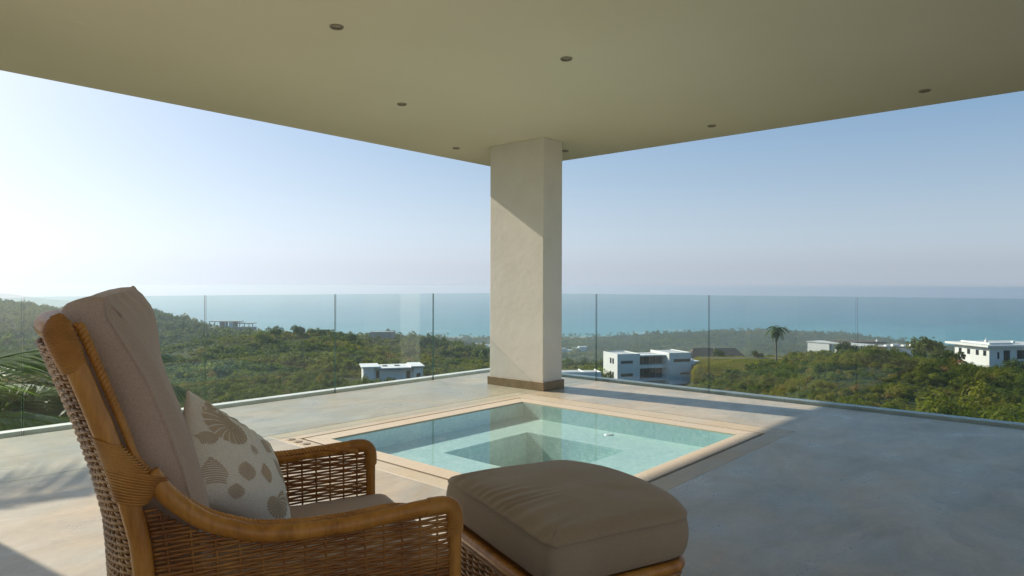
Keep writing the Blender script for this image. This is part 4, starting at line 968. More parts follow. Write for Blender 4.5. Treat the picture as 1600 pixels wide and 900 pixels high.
def scatter(name, pts, scale, rotz, tint, coll, n_var):
    me = bpy.data.meshes.new(name); n = len(pts)
    me.vertices.add(n); me.vertices.foreach_set("co", np.asarray(pts, np.float32).ravel())
    at = me.attributes.new("scl", 'FLOAT_VECTOR', 'POINT'); at.data.foreach_set("vector", np.asarray(scale, np.float32).ravel())
    at = me.attributes.new("rot", 'FLOAT_VECTOR', 'POINT'); at.data.foreach_set("vector", np.stack([rng.normal(0, .08, n), rng.normal(0, .08, n), rotz], 1).astype(np.float32).ravel())
    at = me.attributes.new("tint", 'FLOAT', 'POINT'); at.data.foreach_set("value", np.asarray(tint, np.float32))
    at = me.attributes.new("pick", 'INT', 'POINT'); at.data.foreach_set("value", rng.integers(0, n_var, n).astype(np.int32))
    o = bpy.data.objects.new(name, me); COL.objects.link(o)
    ng = bpy.data.node_groups.new(name, 'GeometryNodeTree')
    ng.interface.new_socket("Geometry", in_out='INPUT', socket_type='NodeSocketGeometry'); ng.interface.new_socket("Geometry", in_out='OUTPUT', socket_type='NodeSocketGeometry')
    gi = ng.nodes.new("NodeGroupInput"); go = ng.nodes.new("NodeGroupOutput"); ip = ng.nodes.new("GeometryNodeInstanceOnPoints")
    ci = ng.nodes.new("GeometryNodeCollectionInfo"); ci.inputs["Collection"].default_value = coll; ci.inputs["Separate Children"].default_value = True; ci.inputs["Reset Children"].default_value = True
    def na_(nm, dt):
        a = ng.nodes.new("GeometryNodeInputNamedAttribute"); a.data_type = dt; a.inputs["Name"].default_value = nm
        return [s for s in a.outputs if s.name == "Attribute" and s.enabled][0]
    L = ng.links.new
    L(gi.outputs[0], ip.inputs["Points"]); L(ci.outputs[0], ip.inputs["Instance"]); ip.inputs["Pick Instance"].default_value = True
    L(na_("pick", 'INT'), ip.inputs["Instance Index"]); L(na_("rot", 'FLOAT_VECTOR'), ip.inputs["Rotation"]); L(na_("scl", 'FLOAT_VECTOR'), ip.inputs["Scale"])
    L(ip.outputs[0], go.inputs[0])
    md = o.modifiers.new("scatter", 'NODES'); md.node_group = ng
    return tag(o, kind='stuff')

CLEAR = []      # (X, d, radius) kept free of bushes
def wedge(n, d0, d1, t0=-1.0, t1=0.98):
    d = np.sqrt(rng.uniform(d0 ** 2, d1 ** 2, n)); t = rng.uniform(t0, t1, n); return t * d, d
def to_world(X, d): return X * S_ + d * C_, -X * C_ + d * S_
def keep_mask(X, d):
    k = np.ones(len(X), bool)
    for cx, cd, r in CLEAR: k &= np.hypot(X - cx, d - cd) > r
    return k
# what is kept clear: houses, grass field
CLEAR += [(-28.2, 139, 9.5), (-25.5, 137, 7), (31, 178, 5), (36, 174, 7), (43, 174, 7), (50, 177, 6), (37, 185, 10), (43, 186, 11), (49, 187, 9), (14.5, 172, 8), (18, 171, 7), (21, 173, 4), (-5.0, 112, 3.5),
          (108, 152, 9), (115, 155, 9), (122, 158, 10), (130, 163, 10), (87, 190, 9), (97, 193, 10), (108, 195, 12), (104, 172, 6),
          (-232, 520, 20), (-215, 516, 18), (-200, 512, 16), (-185, 508, 14), (-222, 505, 14), (-222, 535, 20), (-66, 378, 9), (76, 235, 10), (68, 238, 9)]
def field(X, d):   # the mown field on the plateau
    return (d > 172) & (d < 215) & (X / d > 0.272) & (X / d < 0.405)
def grassy(X, d, x, y):
    return smoothstep(-0.10, 0.30, fbm(x / 38 + 4, y / 38, 21, 3) * 2.0)
# near brush
def tint_at(x, y, base=0.0): return np.clip(0.32 + base + fbm(x / 24, y / 24, 31, 3) * 1.0 + fbm(x / 6, y / 6, 41, 2) * 0.5, 0.0, 0.75)
def lumps(x, y, L_): return np.clip(0.5 + 1.0 * vnoise(x / L_, y / L_, 61) ** 1.5, 0.4, 1.4)
X, d = wedge(15000, 13, 62); x, y = to_world(X, d)
z = ground_z(x, y); s = rng.gamma(5, 0.2, len(x)) * 0.85
scatter("near_shrubbery", np.stack([x, y, z - 0.15], 1), np.stack([s, s, s * rng.uniform(.7, 1.2, len(s))], 1), rng.uniform(0, 6.28, len(s)), tint_at(x, y), shrub_near, 5)
X, d = wedge(27000, 60, 150); k = keep_mask(X, d) & ~field(X, d); X, d = X[k], d[k]; x, y = to_world(X, d)
z = ground_z(x, y); g_ = grassy(X, d, x, y); s = rng.gamma(5, 0.2, len(x)) * (1.3 - 0.85 * g_) * lumps(x, y, 3.2); s = np.minimum(s, 1.5)
dry = rng.random(len(x)) < 0.05
scatter("hillside_shrubbery", np.stack([x, y, z - 0.1], 1), np.stack([s, s, s * rng.uniform(.7, 1.3, len(s))], 1), rng.uniform(0, 6.28, len(s)), np.where(dry, 0.85, tint_at(x, y, 0.20 * g_ - 0.10)), shrub_near, 5)
X, d = wedge(34000, 150, 330); k = keep_mask(X, d) & ~field(X, d); X, d = X[k], d[k]; x, y = to_world(X, d)
z = ground_z(x, y); g_ = grassy(X, d, x, y); s = rng.gamma(4, 0.25, len(x)) * (1.75 - 1.15 * g_) * lumps(x, y, 6.5); s = np.minimum(s, 2.3)
scatter("valley_shrubbery", np.stack([x, y, z - 0.2], 1), np.stack([s, s, s * rng.uniform(.7, 1.4, len(s))], 1), rng.uniform(0, 6.28, len(s)), tint_at(x, y, 0.22 * g_ - 0.13), shrub_mid, 4)
X, d = wedge(40000, 330, 900); k = keep_mask(X, d); X, d = X[k], d[k]; x, y = to_world(X, d)
z = ground_z(x, y); s = rng.gamma(5, 0.2, len(x)) * 2.4 * lumps(x, y, 11); s = np.minimum(s, 3.4)
scatter("ridge_woods", np.stack([x, y, z - 0.3], 1), np.stack([s, s, s * rng.uniform(.7, 1.3, len(s))], 1), rng.uniform(0, 6.28, len(s)), tint_at(x / 2, y / 2, -0.14), wood_far, 3)
X, d = wedge(42000, 900, 1800, -0.3, 1.0); x, y = to_world(X, d); z = ground_z(x, y); k = z > SEA_Z + 2.2; x, y, z = x[k], y[k], z[k]
s = rng.gamma(6, 1 / 6, len(x)) * 4.6
scatter("coastal_woods", np.stack([x, y, z - 0.5], 1), np.stack([s, s, s * 0.8], 1), rng.uniform(0, 6.28, len(s)), tint_at(x / 5, y / 5, -0.20), wood_far, 3)
# mown field
X, d = wedge(18000, 172, 215, 0.272, 0.405); x, y = to_world(X, d); z = ground_z(x, y)
s = rng.uniform(.6, 1.5, len(x)); scatter("field_grass", np.stack([x, y, z], 1), np.stack([s, s, s * .8], 1), rng.uniform(0, 6.28, len(s)), np.clip(0.50 + fbm(x / 9, y / 9, 3, 2) * .7, 0.2, 0.75), tufts, 3)

def P2(px, d): return (px - 800) / 1054 * d
# palms -------------------------------------------------
def frond_mesh(L_, droop, leaflets, lw, ll, seed, name="frond", hang=0.5):
    """rachis along +x, arching up then down, with two ranks of leaflets"""
    r = np.random.default_rng(seed); t = np.linspace(0, 1, 14)
    P = np.stack([L_ * t * (1 - 0.12 * t), 0.06 * L_ * np.sin(t * 2 + seed), L_ * (0.42 * t - droop * t * t)], 1)
    mb = MB(); mb.tube(P, 0.016 * L_ / 2.5 * (1 - 0.85 * t) + 0.002, 5, False)
    T = np.gradient(P, axis=0); T /= np.linalg.norm(T, axis=1, keepdims=True)
    V, Q = [], []
    for sd in (-1, 1):
        for k in range(leaflets):
            u = 0.12 + 0.88 * (k + r.uniform(0, .6)) / leaflets; j = u * 13; i = min(12, int(j)); fr = j - i
            p = P[i] * (1 - fr) + P[i + 1] * fr; tg = T[i] * (1 - fr) + T[i + 1] * fr
            side = np.cross(tg, (0, 0, 1.0)); side /= np.linalg.norm(side)
            ln = ll * (0.45 + 0.75 * math.sin(PI * min(1, u * 0.86 + 0.12))) * r.uniform(.85, 1.1)
            dv = side * sd * 0.80 + tg * 0.60 + np.array([0, 0, r.uniform(-.12, .18)]); dv /= np.linalg.norm(dv)
            w = np.cross(dv, (0, 0, 1.0)); w /= np.linalg.norm(w); w = w * lw * 0.5 + np.array([0, 0, lw * 0.25 * sd])
            n0 = len(V); pts = [(0, .35), (.35, 1.0), (.72, .75), (1.0, .05)]
            for (q_, ww) in pts:
                c = p + dv * ln * q_ - np.array([0, 0, hang * ln * q_ * q_]); V += [c - w * ww, c + w * ww]
            for m in range(3): Q.append((n0 + 2 * m, n0 + 2 * m + 1, n0 + 2 * m + 3, n0 + 2 * m + 2))
    mb.add(V, Q); return mb.mesh(name)
def palm(name, loc, H, trunk_r, fr, n_fronds, leafmat, label, cat, group=None, tilt=0.0, frond_shape=(0.75, 26, 0.05, 0.6), lo=-0.5, hi=1.2, seed=0, lean=(0, 0), trunk=True, crownshaft=False):
    r = np.random.default_rng(seed)
    root = empty(name, loc); tag(root, label, cat, group)
    z = np.linspace(0, 1, 9); P = np.stack([lean[0] * z ** 1.6, lean[1] * z ** 1.6, H * z], 1)
    MB().tube(P, trunk_r * (1.25 - 0.45 * z ** 0.4), 10).build("trunk", M['bark'], root, smooth=True)
    if crownshaft:
        MB().tube(np.array([P[-1], P[-1] + (0, 0, H * .05), P[-1] + (0, 0, H * 0.13)]), [trunk_r * .9, trunk_r, trunk_r * .5], 10).build("crownshaft", leafmat, root, smooth=True)
    top = P[-1] + np.array([0, 0, H * (0.12 if crownshaft else 0.0)])
    meshes = []
    for k in range(4):
        me = frond_mesh(fr * (0.9 + 0.06 * k), frond_shape[0] * (0.9 + .1 * k), frond_shape[1], frond_shape[2], frond_shape[3], seed * 7 + k); me.materials.append(leafmat); meshes.append(me)
    for k in range(n_fronds):
        o = bpy.data.objects.new("frond", meshes[k % 4]); COL.objects.link(o); o.parent = root; o.location = top
        el = hi + (lo - hi) * ((k + 0.5) / n_fronds) ** 0.8
        o.rotation_euler = Matrix.Rotation(k * 2.399 + r.uniform(-.2, .2), 4, 'Z').to_3x3().to_4x4().to_euler()
        o.rotation_euler = (Matrix.Rotation(k * 2.399 + r.uniform(-.2, .2), 4, 'Z') @ Matrix.Rotation(-el * 0.8 + 0.15, 4, 'Y')).to_euler()
    return root
def gz1(X, d): 
    x, y = to_world(np.array([X]), np.array([d])); return float(ground_z(x, y)[0])
w_ = W(-6.04, 6.15)
palm("garden_palm", (w_.x, w_.y, -5.3), 4.9, 0.13, 2.7, 18, M['palm_leaf'], "bright green feathery palm rising beyond the glass at the far left edge", "palm", "palms beyond the left balustrade", seed=3, frond_shape=(0.62, 60, 0.040, 0.62), lo=-0.5, hi=1.0)
palm("garden_palm", (-0.55, 8.8, -4.6), 6.8, 0.14, 2.3, 5, M['palm_leaf'], "tall palm left of the terrace whose fronds shade the sunlit floor", "palm", "palms beyond the left balustrade", seed=9, frond_shape=(0.6, 40, 0.05, 0.5), lo=-0.3, hi=0.9)
w_ = W(-5.95, 7.6)
palm("garden_palm", (w_.x, w_.y, -5.4), 4.85, 0.13, 1.35, 26, M['palm_leaf'], "yellow green palm crown filling the left end of the glass", "palm", "palms beyond the left balustrade", seed=12, frond_shape=(0.6, 54, 0.032, 0.42), lo=-0.6, hi=1.0)
w_ = W(-5.75, 8.9)
palm("garden_palm", (w_.x, w_.y, -5.6), 5.25, 0.13, 1.55, 28, M['dark_palm_leaf'], "dark green feathery palm rising beyond the glass just behind the chair back", "palm", "palms beyond the left balustrade", seed=5, frond_shape=(0.6, 56, 0.032, 0.45), lo=-0.6, hi=1.0)
w_ = W(P2(657, 318), 318.0)
palm("ridge_palm", (w_.x, w_.y, gz1(P2(657, 318), 318.0)), 6.5, 0.2, 2.4, 14, M['dark_palm_leaf'], "small lone palm standing on the second left ridge", "palm", seed=15, frond_shape=(1.0, 24, 0.14, 0.6), lo=-0.8, hi=1.1)
w_ = W(P2(757, 262), 262.0)
palm("ridge_palm", (w_.x, w_.y, gz1(P2(757, 262), 262.0)), 6.8, 0.2, 2.6, 14, M['dark_palm_leaf'], "dark palm just left of the column, below the far shore", "palm", seed=16, frond_shape=(1.0, 24, 0.14, 0.6), lo=-0.8, hi=1.1)
w_ = W(1213 / 1054 * 200 - 800 / 1054 * 200, 200)
Xp, dp = (1213 - 800) / 1054 * 195, 195.0
w_ = W(Xp, dp)
palm("royal_palm", (w_.x, w_.y, gz1(Xp, dp)), 9.3, 0.26, 3.3, 17, M['dark_palm_leaf'], "tall lone royal palm with a pale trunk behind the grassy field", "palm", seed=8, frond_shape=(1.0, 30, 0.13, 0.75), lo=-0.9, hi=1.1, crownshaft=True)

# coconut palms along the shore
def mini_palm_mesh(seed):
    r = np.random.default_rng(seed); mb = MB(); Hh = 1.0; lx, ly = r.normal(0, .07, 2)
    mb.tube(np.array([(0, 0, 0), (lx * .3, ly * .3, .5), (lx, ly, .82)]), [.022, .016, .014], 5, False)
    for k in range(12):
        a = k * 2.4 + r.uniform(-.3, .3); e = r.uniform(-.5, .8); t = np.linspace(0, 1, 5)
        R = 0.30 * t; P = np.stack([lx + R * math.cos(a), ly + R * math.sin(a), .82 + 0.30 * (t * math.sin(e) - 0.75 * t * t)], 1)
        wv = np.array([-math.sin(a), math.cos(a), 0]) * 0.045; ws = np.array([.4, 1, 1, .8, .1])[:, None]
        mb.add(np.concatenate([P - wv * ws - np.array([0, 0, .02]) * ws, P, P + wv * ws - np.array([0, 0, .02]) * ws]), [(i, i + 1, 5 + i + 1, 5 + i) for i in range(4)] + [(5 + i, 5 + i + 1, 10 + i + 1, 10 + i) for i in range(4)])
    me = mb.mesh("coconut_palm"); me.materials.append(M['dark_palm_leaf']); return me
mp = [mini_palm_mesh(k) for k in range(5)]
cand = []
X, d = wedge(30000, 1380, 1790, -0.18, 0.95); x, y = to_world(X, d); z = ground_z(x, y)
shore = (z > SEA_Z + 0.8) & (z < SEA_Z + 4.6)
hl = np.hypot((X - 600) / 230, (d - 1620) / 180) < 1.0
sel = np.concatenate([np.where(shore)[0][:230], np.where(hl)[0][:60]])
for k, i in enumerate(sel):
    o = bpy.data.objects.new("coconut_palm", mp[k % 5]); COL.objects.link(o); h = rng.uniform(13, 19)
    o.location = (x[i], y[i], z[i] - .3); o.scale = (h, h, h); o.rotation_euler = (0, 0, rng.uniform(0, 6.28))
    tag(o, "tiny distant coconut palm in the belt along the far shore", "palm", "coconut palms along the far shore")

# single trees
tree_meshes = {}
def tree(X, d, h, label, leaf='tree_leaf', wide=0.55, seed=0, name="tree", n=900, cat="tree", group=None, dz=0.0, trunk_h=0.35):
    w_ = W(X, d); root = empty(name, (w_.x, w_.y, gz1(X, d) + dz)); tag(root, label, cat, group)
    r = np.random.default_rng(seed + 100)
    tm = MB(); tm.tube(np.array([(0, 0, -.3), (0.02 * h, 0, h * .2), (0.01 * h, .02 * h, h * (trunk_h + .2))]), [h * .028, h * .02, h * .012], 7, False)
    for k in range(5):
        a = r.uniform(0, 6.28); tm.tube(np.array([(0.01 * h, 0, h * trunk_h * .8), (math.cos(a) * h * .15, math.sin(a) * h * .15, h * (trunk_h + .15)), (math.cos(a) * h * wide * .6, math.sin(a) * h * wide * .6, h * r.uniform(.55, .8))]), [h * .014, h * .01, h * .004], 5, False)
    tm.build("trunk", M['bark'], root, smooth=True)
    v, q = leaf_cloud(n, seed, rx=1.0, rz=1.0, leaf=0.10, lobes=9, shell=0.45)
    v = v * np.array([h * wide, h * wide, h * (1 - trunk_h * .7)]) + np.array([0, 0, h * trunk_h * .5])
    o = bpy.data.objects.new("crown", np_mesh("crown", v, q, smooth=False)); COL.objects.link(o); o.parent = root; o.data.materials.append(M[leaf])
    return root
for px, d, h, lab, leaf, sd in (
    (408, 205, 5.2, "yellow green rounded tree standing out on the left slope", 'lime_leaf', 1),
    (503, 228, 2.6, "dark rounded tree on the crest of the left ridge", 'tree_leaf', 2),
    (575, 250, 4.2, "dark bushy tree at the foot of the left ridge's right end", 'tree_leaf', 3),
    (698, 300, 5.4, "dark broad tree left of the column, below the far shore", 'tree_leaf', 4),
    (718, 300, 4.2, "smaller dark tree next to the broad one left of the column", 'tree_leaf', 5),
    (930, 190, 6.0, "yellow green tree between the small white house and the villa", 'lime_leaf', 6),
    (946, 186, 5.0, "dark green tree touching the villa's sunny left wall", 'tree_leaf', 7),
    (1088, 222, 4.6, "leafy tree rising behind the villa's right wing", 'tree_leaf', 8),
    (1122, 214, 3.4, "small tree in front of the dark thatched roof", 'tree_leaf', 9),
    (1185, 206, 3.2, "round green bush at the right end of the white railing", 'tree_leaf', 10),
    (1322, 176, 5.2, "dark dense tree in front of the long white house wall", 'tree_leaf', 11),
    (1358, 150, 3.8, "low dark tree on the right hill before the grey roof", 'tree_leaf', 12),
    (1448, 128, 6.0, "tall spreading tree on the right hill's crest", 'tree_leaf', 13),
    (1468, 122, 4.2, "brown green bushy tree beside the tallest hilltop tree", 'tree_leaf', 14),
    (1486, 140, 5.0, "dark tree at the left end of the big white house", 'tree_leaf', 15),
    (1526, 143, 2.6, "round green bush in front of the big house's sunny wall", 'tree_leaf', 16),
    (1580, 135, 3.8, "dark conical shrub before the big house's shaded wall", 'tree_leaf', 17),
    (1598, 134, 4.0, "dark bush at the right edge of the view by the big house", 'tree_leaf', 18),
    (1246, 196, 3.5, "shrubby tree left of the long white house", 'tree_leaf', 19),
    (430, 224, 4.6, "broad dark tree right of the yellow green tree on the left slope", 'tree_leaf', 21),
    (465, 226, 4.2, "dark round tree below the left ridge's crest, beside a glass joint", 'tree_leaf', 22),
    (548, 210, 4.4, "dark green tree above the flat roofed building's left end", 'tree_leaf', 23),
    (640, 250, 5.0, "dark leafy tree on the slope above the flat roofed building", 'tree_leaf', 24),
    (350, 150, 3.6, "low dark tree low on the left slope near the chair's pillow", 'tree_leaf', 25),
    (610, 134, 2.8, "small leafy bush in front of the flat roofed building's wall", 'tree_leaf', 26),
    (1012, 178, 2.2, "small dark shrub before the villa's ground floor", 'tree_leaf', 27),
    (1160, 222, 3.6, "yellowish bush left of the royal palm", 'lime_leaf', 20)):
    tree(P2(px, d), d, h, lab, leaf, 0.42 if sd in (17,) else 0.62, sd, "tree")

# ------------------------------------------------------------------ houses
def house(name, label, px, d, z, turn, cat="house"):
    w_ = W(P2(px, d), d); root = empty(name, (w_.x, w_.y, z), YAW - PI / 2 + turn); tag(root, label, cat); return root
def hbox(root, name, mat, *boxes, bevel=0.0):
    mb = MB()
    for b in boxes: mb.box(*b)
    return mb.build(name, mat, root)
def window(root, x0, x1, z0, z1, y, mull=0, face='y', frame='win_frame', proud=0.05, bar=0.07):
    """frame with a recessed pane, on the wall plane y (front, facing -y) or x (left, facing -x)"""
    fr_ = MB(); p = proud
    def bx(mb, a0, a1, b0, b1, t0, t1):
        if face == 'y': mb.box(a0, a1, y - t1, y - t0, b0, b1)
        else: mb.box(y - t1, y - t0, a0, a1, b0, b1)
    bx(fr_, x0, x1, z0, z0 + bar, 0.0, p); bx(fr_, x0, x1, z1 - bar, z1, 0.0, p); bx(fr_, x0, x0 + bar, z0 + bar, z1 - bar, 0.0, p); bx(fr_, x1 - bar, x1, z0 + bar, z1 - bar, 0.0, p)
    for k in range(mull):
        c = x0 + (x1 - x0) * (k + 1) / (mull + 1); bx(fr_, c - bar / 2, c + bar / 2, z0 + bar, z1 - bar, 0.0, p)
    f = fr_.build("window", M[frame], root)
    pn_ = MB(); bx(pn_, x0 + bar, x1 - bar, z0 + bar, z1 - bar, 0.0, 0.02); pn_.build("pane", M['dark_glass'], f); return f
# the villa
vz = -27.0
V = house("villa", "three storey white flat roofed villa with glazed middle, right of the column", 965, 183, vz, 0.30); V.scale = (1.13, 1, 1)
hbox(V, "wall", M['house_white'], (0, 6.0, 0, 9, 0, 9.6), (13.2, 19.3, -1.6, 9, 0, 9.7), (6.0, 13.2, 2.2, 9, 0, 9.2), (19.3, 23.0, 0.6, 8, -1.2, 7.2))
hbox(V, "plinth", M['house_white'], (-0.6, 6.0, -0.9, -0.05, -2, 1.9), (13.5, 19.0, -2.2, -1.65, -2, 1.6))
hbox(V, "roof", M['roof_grey'], (0.25, 5.75, 0.25, 8.7, 9.601, 9.64), (13.45, 19.05, -1.3, 8.7, 9.701, 9.74), (6.1, 13.1, 2.5, 8.7, 9.201, 9.24))
hbox(V, "parapet", M['house_white'], (0, 6.0, 0, 0.22, 9.605, 9.85), (0, 0.22, 0.22, 9, 9.605, 9.85), (5.78, 6.0, 0.22, 9, 9.605, 9.85), (0.22, 5.78, 8.78, 9, 9.605, 9.85), (13.2, 19.3, -1.6, -1.38, 9.705, 9.95), (13.2, 13.42, -1.38, 9, 9.705, 9.95), (19.08, 19.3, -1.38, 9, 9.705, 9.95))
hbox(V, "balcony_slab", M['house_white'], (6.01, 13.19, 0.3, 2.2, 5.7, 6.6), (6.01, 13.19, 0.2, 2.2, 9.0, 9.35), (6.01, 13.19, 0.3, 2.2, 2.2, 2.7))
for k in range(4):
    window(V, 6.15 + k * 1.75, 6.15 + (k + 1) * 1.75 - 0.05, 6.65, 8.95, 2.2, 1); window(V, 6.15 + k * 1.75, 6.15 + (k + 1) * 1.75 - 0.05, 2.75, 5.65, 2.2, 1)
hbox(V, "balcony_rail", M['win_frame'], (6.05, 13.15, 0.32, 0.36, 3.6, 3.65), (6.05, 13.15, 0.32, 0.36, 7.4, 7.45), *[(6.1 + k * 1.0, 6.14 + k * 1.0, 0.32, 0.36, 2.7, 3.6) for k in range(8)], *[(6.1 + k * 1.0, 6.14 + k * 1.0, 0.32, 0.36, 6.6, 7.4) for k in range(8)])
window(V, 0.9, 4.1, 7.2, 8.0, 0); window(V, 0.9, 4.1, 3.7, 4.5, 0)
window(V, 14.4, 19.0, 7.4, 8.2, -1.6, 1); window(V, 16.3, 19.2, 3.9, 4.4, -1.6)
window(V, 19.5, 20.2, 4.5, 6.2, 0.6); window(V, 20.7, 22.2, 4.5, 6.2, 0.6); window(V, 20.7, 22.2, 1.7, 2.5, 0.6); window(V, 19.8, 20.2, 1.6, 2.5, 0.6)
for (a, b) in ((2.2, 3.1), (3.7, 4.6)):
    window(V, a, b, 7.0, 8.5, 0, face='x'); window(V, a, b, 3.3, 4.8, 0, face='x')
window(V, 1.4, 2.0, 1.2, 1.6, -0.9); window(V, 2.5, 3.1, 1.2, 1.6, -0.9)
hbox(V, "roof_tank", M['house_white'], (19.6, 20.0, 2, 2.5, 7.2, 8.0), (20.6, 21.0, 2, 2.5, 7.2, 7.9), (21.5, 22.0, 2, 2.5, 7.2, 7.7))
# small house right of the column
B = house("white_house", "low white house with twin small windows, just right of the column", 868, 170, -25.4, 0.12)
hbox(B, "wall", M['house_white'], (0, 7.6, 0, 7, -2, 4.6), (7.6, 12.2, 1.2, 8, -2, 4.4)); hbox(B, "roof", M['roof_grey'], (.25, 7.3, .3, 6.7, 4.6, 4.65), (7.8, 12.0, 1.5, 7.7, 4.4, 4.45))
hbox(B, "parapet", M['house_white'], (0, 7.6, 0, .25, 4.6, 4.95), (7.35, 7.6, .25, 7, 4.6, 4.95), (0, .25, .25, 7, 4.6, 4.95), (7.61, 12.2, 1.2, 1.45, 4.4, 4.75), (11.95, 12.2, 1.45, 8, 4.4, 4.75))
window(B, 4.6, 5.3, 1.8, 3.1, 0); window(B, 5.7, 6.4, 1.8, 3.1, 0)
G = house("garden_wall", "white stepped garden wall beside the low white house", 907, 171, -25.4, -0.9, "wall")
hbox(G, "wall", M['house_white'], (0, 10, 0, .3, -2, 3.6)); hbox(G, "coping", M['sill'], (-.05, 10.05, -.05, .35, 3.6, 3.7))
# flat roofed building on the left slope
F = house("flat_roofed_building", "white flat roofed building below the left slope, overhanging roof slabs", 568, 138, -21.6, 0.28); F.scale = (0.84, 1, 1)
hbox(F, "wall", M['house_white'], (0, 2.6, 0, 6, -3, 6.0), (2.6, 12.4, 1.4, 7, -3, 5.3), (12.4, 14.6, 0.2, 7, -3, 5.6)); hbox(F, "front_wall", M['house_white'], (2.0, 12.2, -1.2, -.8, -3, 3.5))
hbox(F, "roof", M['house_white'], (-.5, 4.0, -.3, 6.3, 6.0, 6.25), (2.7, 12.0, 0.2, 7.2, 5.6, 5.85), (11.6, 15.0, -.1, 7.2, 5.86, 6.1)); hbox(F, "solar_panel", M['win_frame'], (5, 6.2, 3, 5, 5.86, 5.95), (8, 9.3, 3, 5, 5.86, 5.95))
window(F, 3.2, 4.0, 3.6, 5.2, 1.4); window(F, 10.6, 11.6, 3.3, 5.0, 1.4); window(F, 13.0, 14.0, 3.4, 4.6, .2, 1)
K = house("white_canopy", "small white flat canopy just left of the column base", 750, 112, -16.2, 0.1, "canopy")
hbox(K, "roof", M['house_white'], (0, 3.0, 0, 3, 2.9, 3.1)); 
for (a, b) in ((.15, .15), (2.7, .15), (.15, 2.7), (2.7, 2.7)): hbox(K, "post", M['house_white'], (a, a + .15, b, b + .15, -1.5, 2.9))
# big house at the right
R_ = house("hillside_house", "two storey white house with wide overhanging roof at the right edge", 1546, 150, -18.4, 0.15)
# local x along the shaded right wall, the sunny left wall runs back along +y
hbox(R_, "wall", M['house_white'], (0, 16, 0, 9.6, -2, 6.3)); hbox(R_, "roof", M['house_white'], (-.9, 16.6, -.6, 11.6, 6.3, 6.75)); hbox(R_, "roof_screed", M['roof_grey'], (-.5, 16.2, -.2, 11.2, 6.751, 6.8))
hbox(R_, "parapet", M['house_white'], (1.0, 7.0, 1.0, 1.3, 6.8, 7.2), (1.0, 1.3, 1.3, 9, 6.8, 7.2), (9.0, 9.6, 3, 3.6, 6.8, 7.4), (4.0, 4.5, 5, 5.5, 6.8, 7.5), (2.0, 2.08, 3, 3.08, 6.8, 8.3))
hbox(R_, "porch", M['house_white'], (-1.6, -0.02, 6.2, 9.5, -2, 2.6))
window(R_, 2.0, 2.5, 3.7, 5.2, 0); window(R_, 3.6, 5.2, 2.7, 5.6, 0, 3, frame='win_frame'); window(R_, 3.6, 5.2, 1.3, 2.0, 0); window(R_, 0.4, 3.2, -0.6, 1.4, 0, 1); window(R_, 6.2, 9.0, -0.6, 2.2, 0, 2); window(R_, 7.0, 11.5, 3.6, 5.6, 0, 2)
for a in (0.8, 2.8, 5.2, 7.6): window(R_, a, a + .8, 4.3, 5.5, 0, face='x')
window(R_, 4.0, 5.2, -1.4, 1.2, 0, face='x'); window(R_, 5.6, 6.3, -1.4, 1.2, 0, face='x')
w_ = W(P2(1501, 143), 143); pr = empty("parasol", (w_.x, w_.y, -17.0)); tag(pr, "small faded red parasol by the big house's sunny wall", "parasol")
MB().tube(np.array([(0, 0, -1.5), (0, 0, 1.2), (0, 0, 3.0)]), .05, 6).build("pole", M['win_frame'], pr)
cv = np.array([[(r * math.cos(t), r * math.sin(t), z) for (r, z) in ((1.2, 2.3), (.7, 2.75), (0.02, 3.0))] for t in np.arange(8) * PI / 4]).reshape(-1, 3); MB().add(cv, grid_quads(8, 3, True)).build("canopy", M['red'], pr)
# long houses behind the right hill
Lh = house("long_house", "long low white house with sunny slatted wall behind the right hill", 1262, 198, -19.3, -1.0); Lh.scale = (2.0, 1, 1)
hbox(Lh, "wall", M['house_white'], (0, 3.4, 0, 6, -1, 4.3), (3.5, 7.2, 0.5, 6, -1, 4.2), (7.3, 9.4, 1, 6, -1, 4.1)); hbox(Lh, "roof", M['roof_grey'], (-.2, 10.6, -.1, 6.5, 4.32, 4.6)); hbox(Lh, "end_wall", M['house_grey'], (9.41, 10.3, 1.2, 6, -1, 4.05)); window(Lh, 7.6, 9.0, .8, 3.2, 1.0)
Lw = house("long_house", "long blank white house with dark flat roof right of the sunny wall", 1308, 194, -19.8, 0.05); Lw.scale = (0.93, 1, 1)
hbox(Lw, "wall", M['house_white'], (0, 15.5, 0, 6, -1, 4.9)); hbox(Lw, "roof", M['thatch'], (-.3, 15.8, -.3, 6.3, 4.9, 5.15)); hbox(Lw, "chimney", M['house_white'], (14, 14.5, 2, 2.5, 5.15, 5.7))
Ls = house("low_house", "low white house with cluttered flat roof left of the hilltop trees", 1386, 172, -17.2, 0.05)
hbox(Ls, "wall", M['house_white'], (0, 8.5, 0, 5, -1, 3.0)); hbox(Ls, "roof", M['house_grey'], (-2.5, 11, -.2, 5.2, 3.0, 3.25)); window(Ls, 1.0, 2.0, 0.6, 2.6, 0)
for k, (a, b) in enumerate(((0.4, 1.6), (2.2, 4.0), (5.0, 6.2), (7.2, 8.8))): hbox(Ls, "roof_box", M['house_white'], (a, b, 1, 2, 3.25, 3.6 + .2 * (k % 2)))
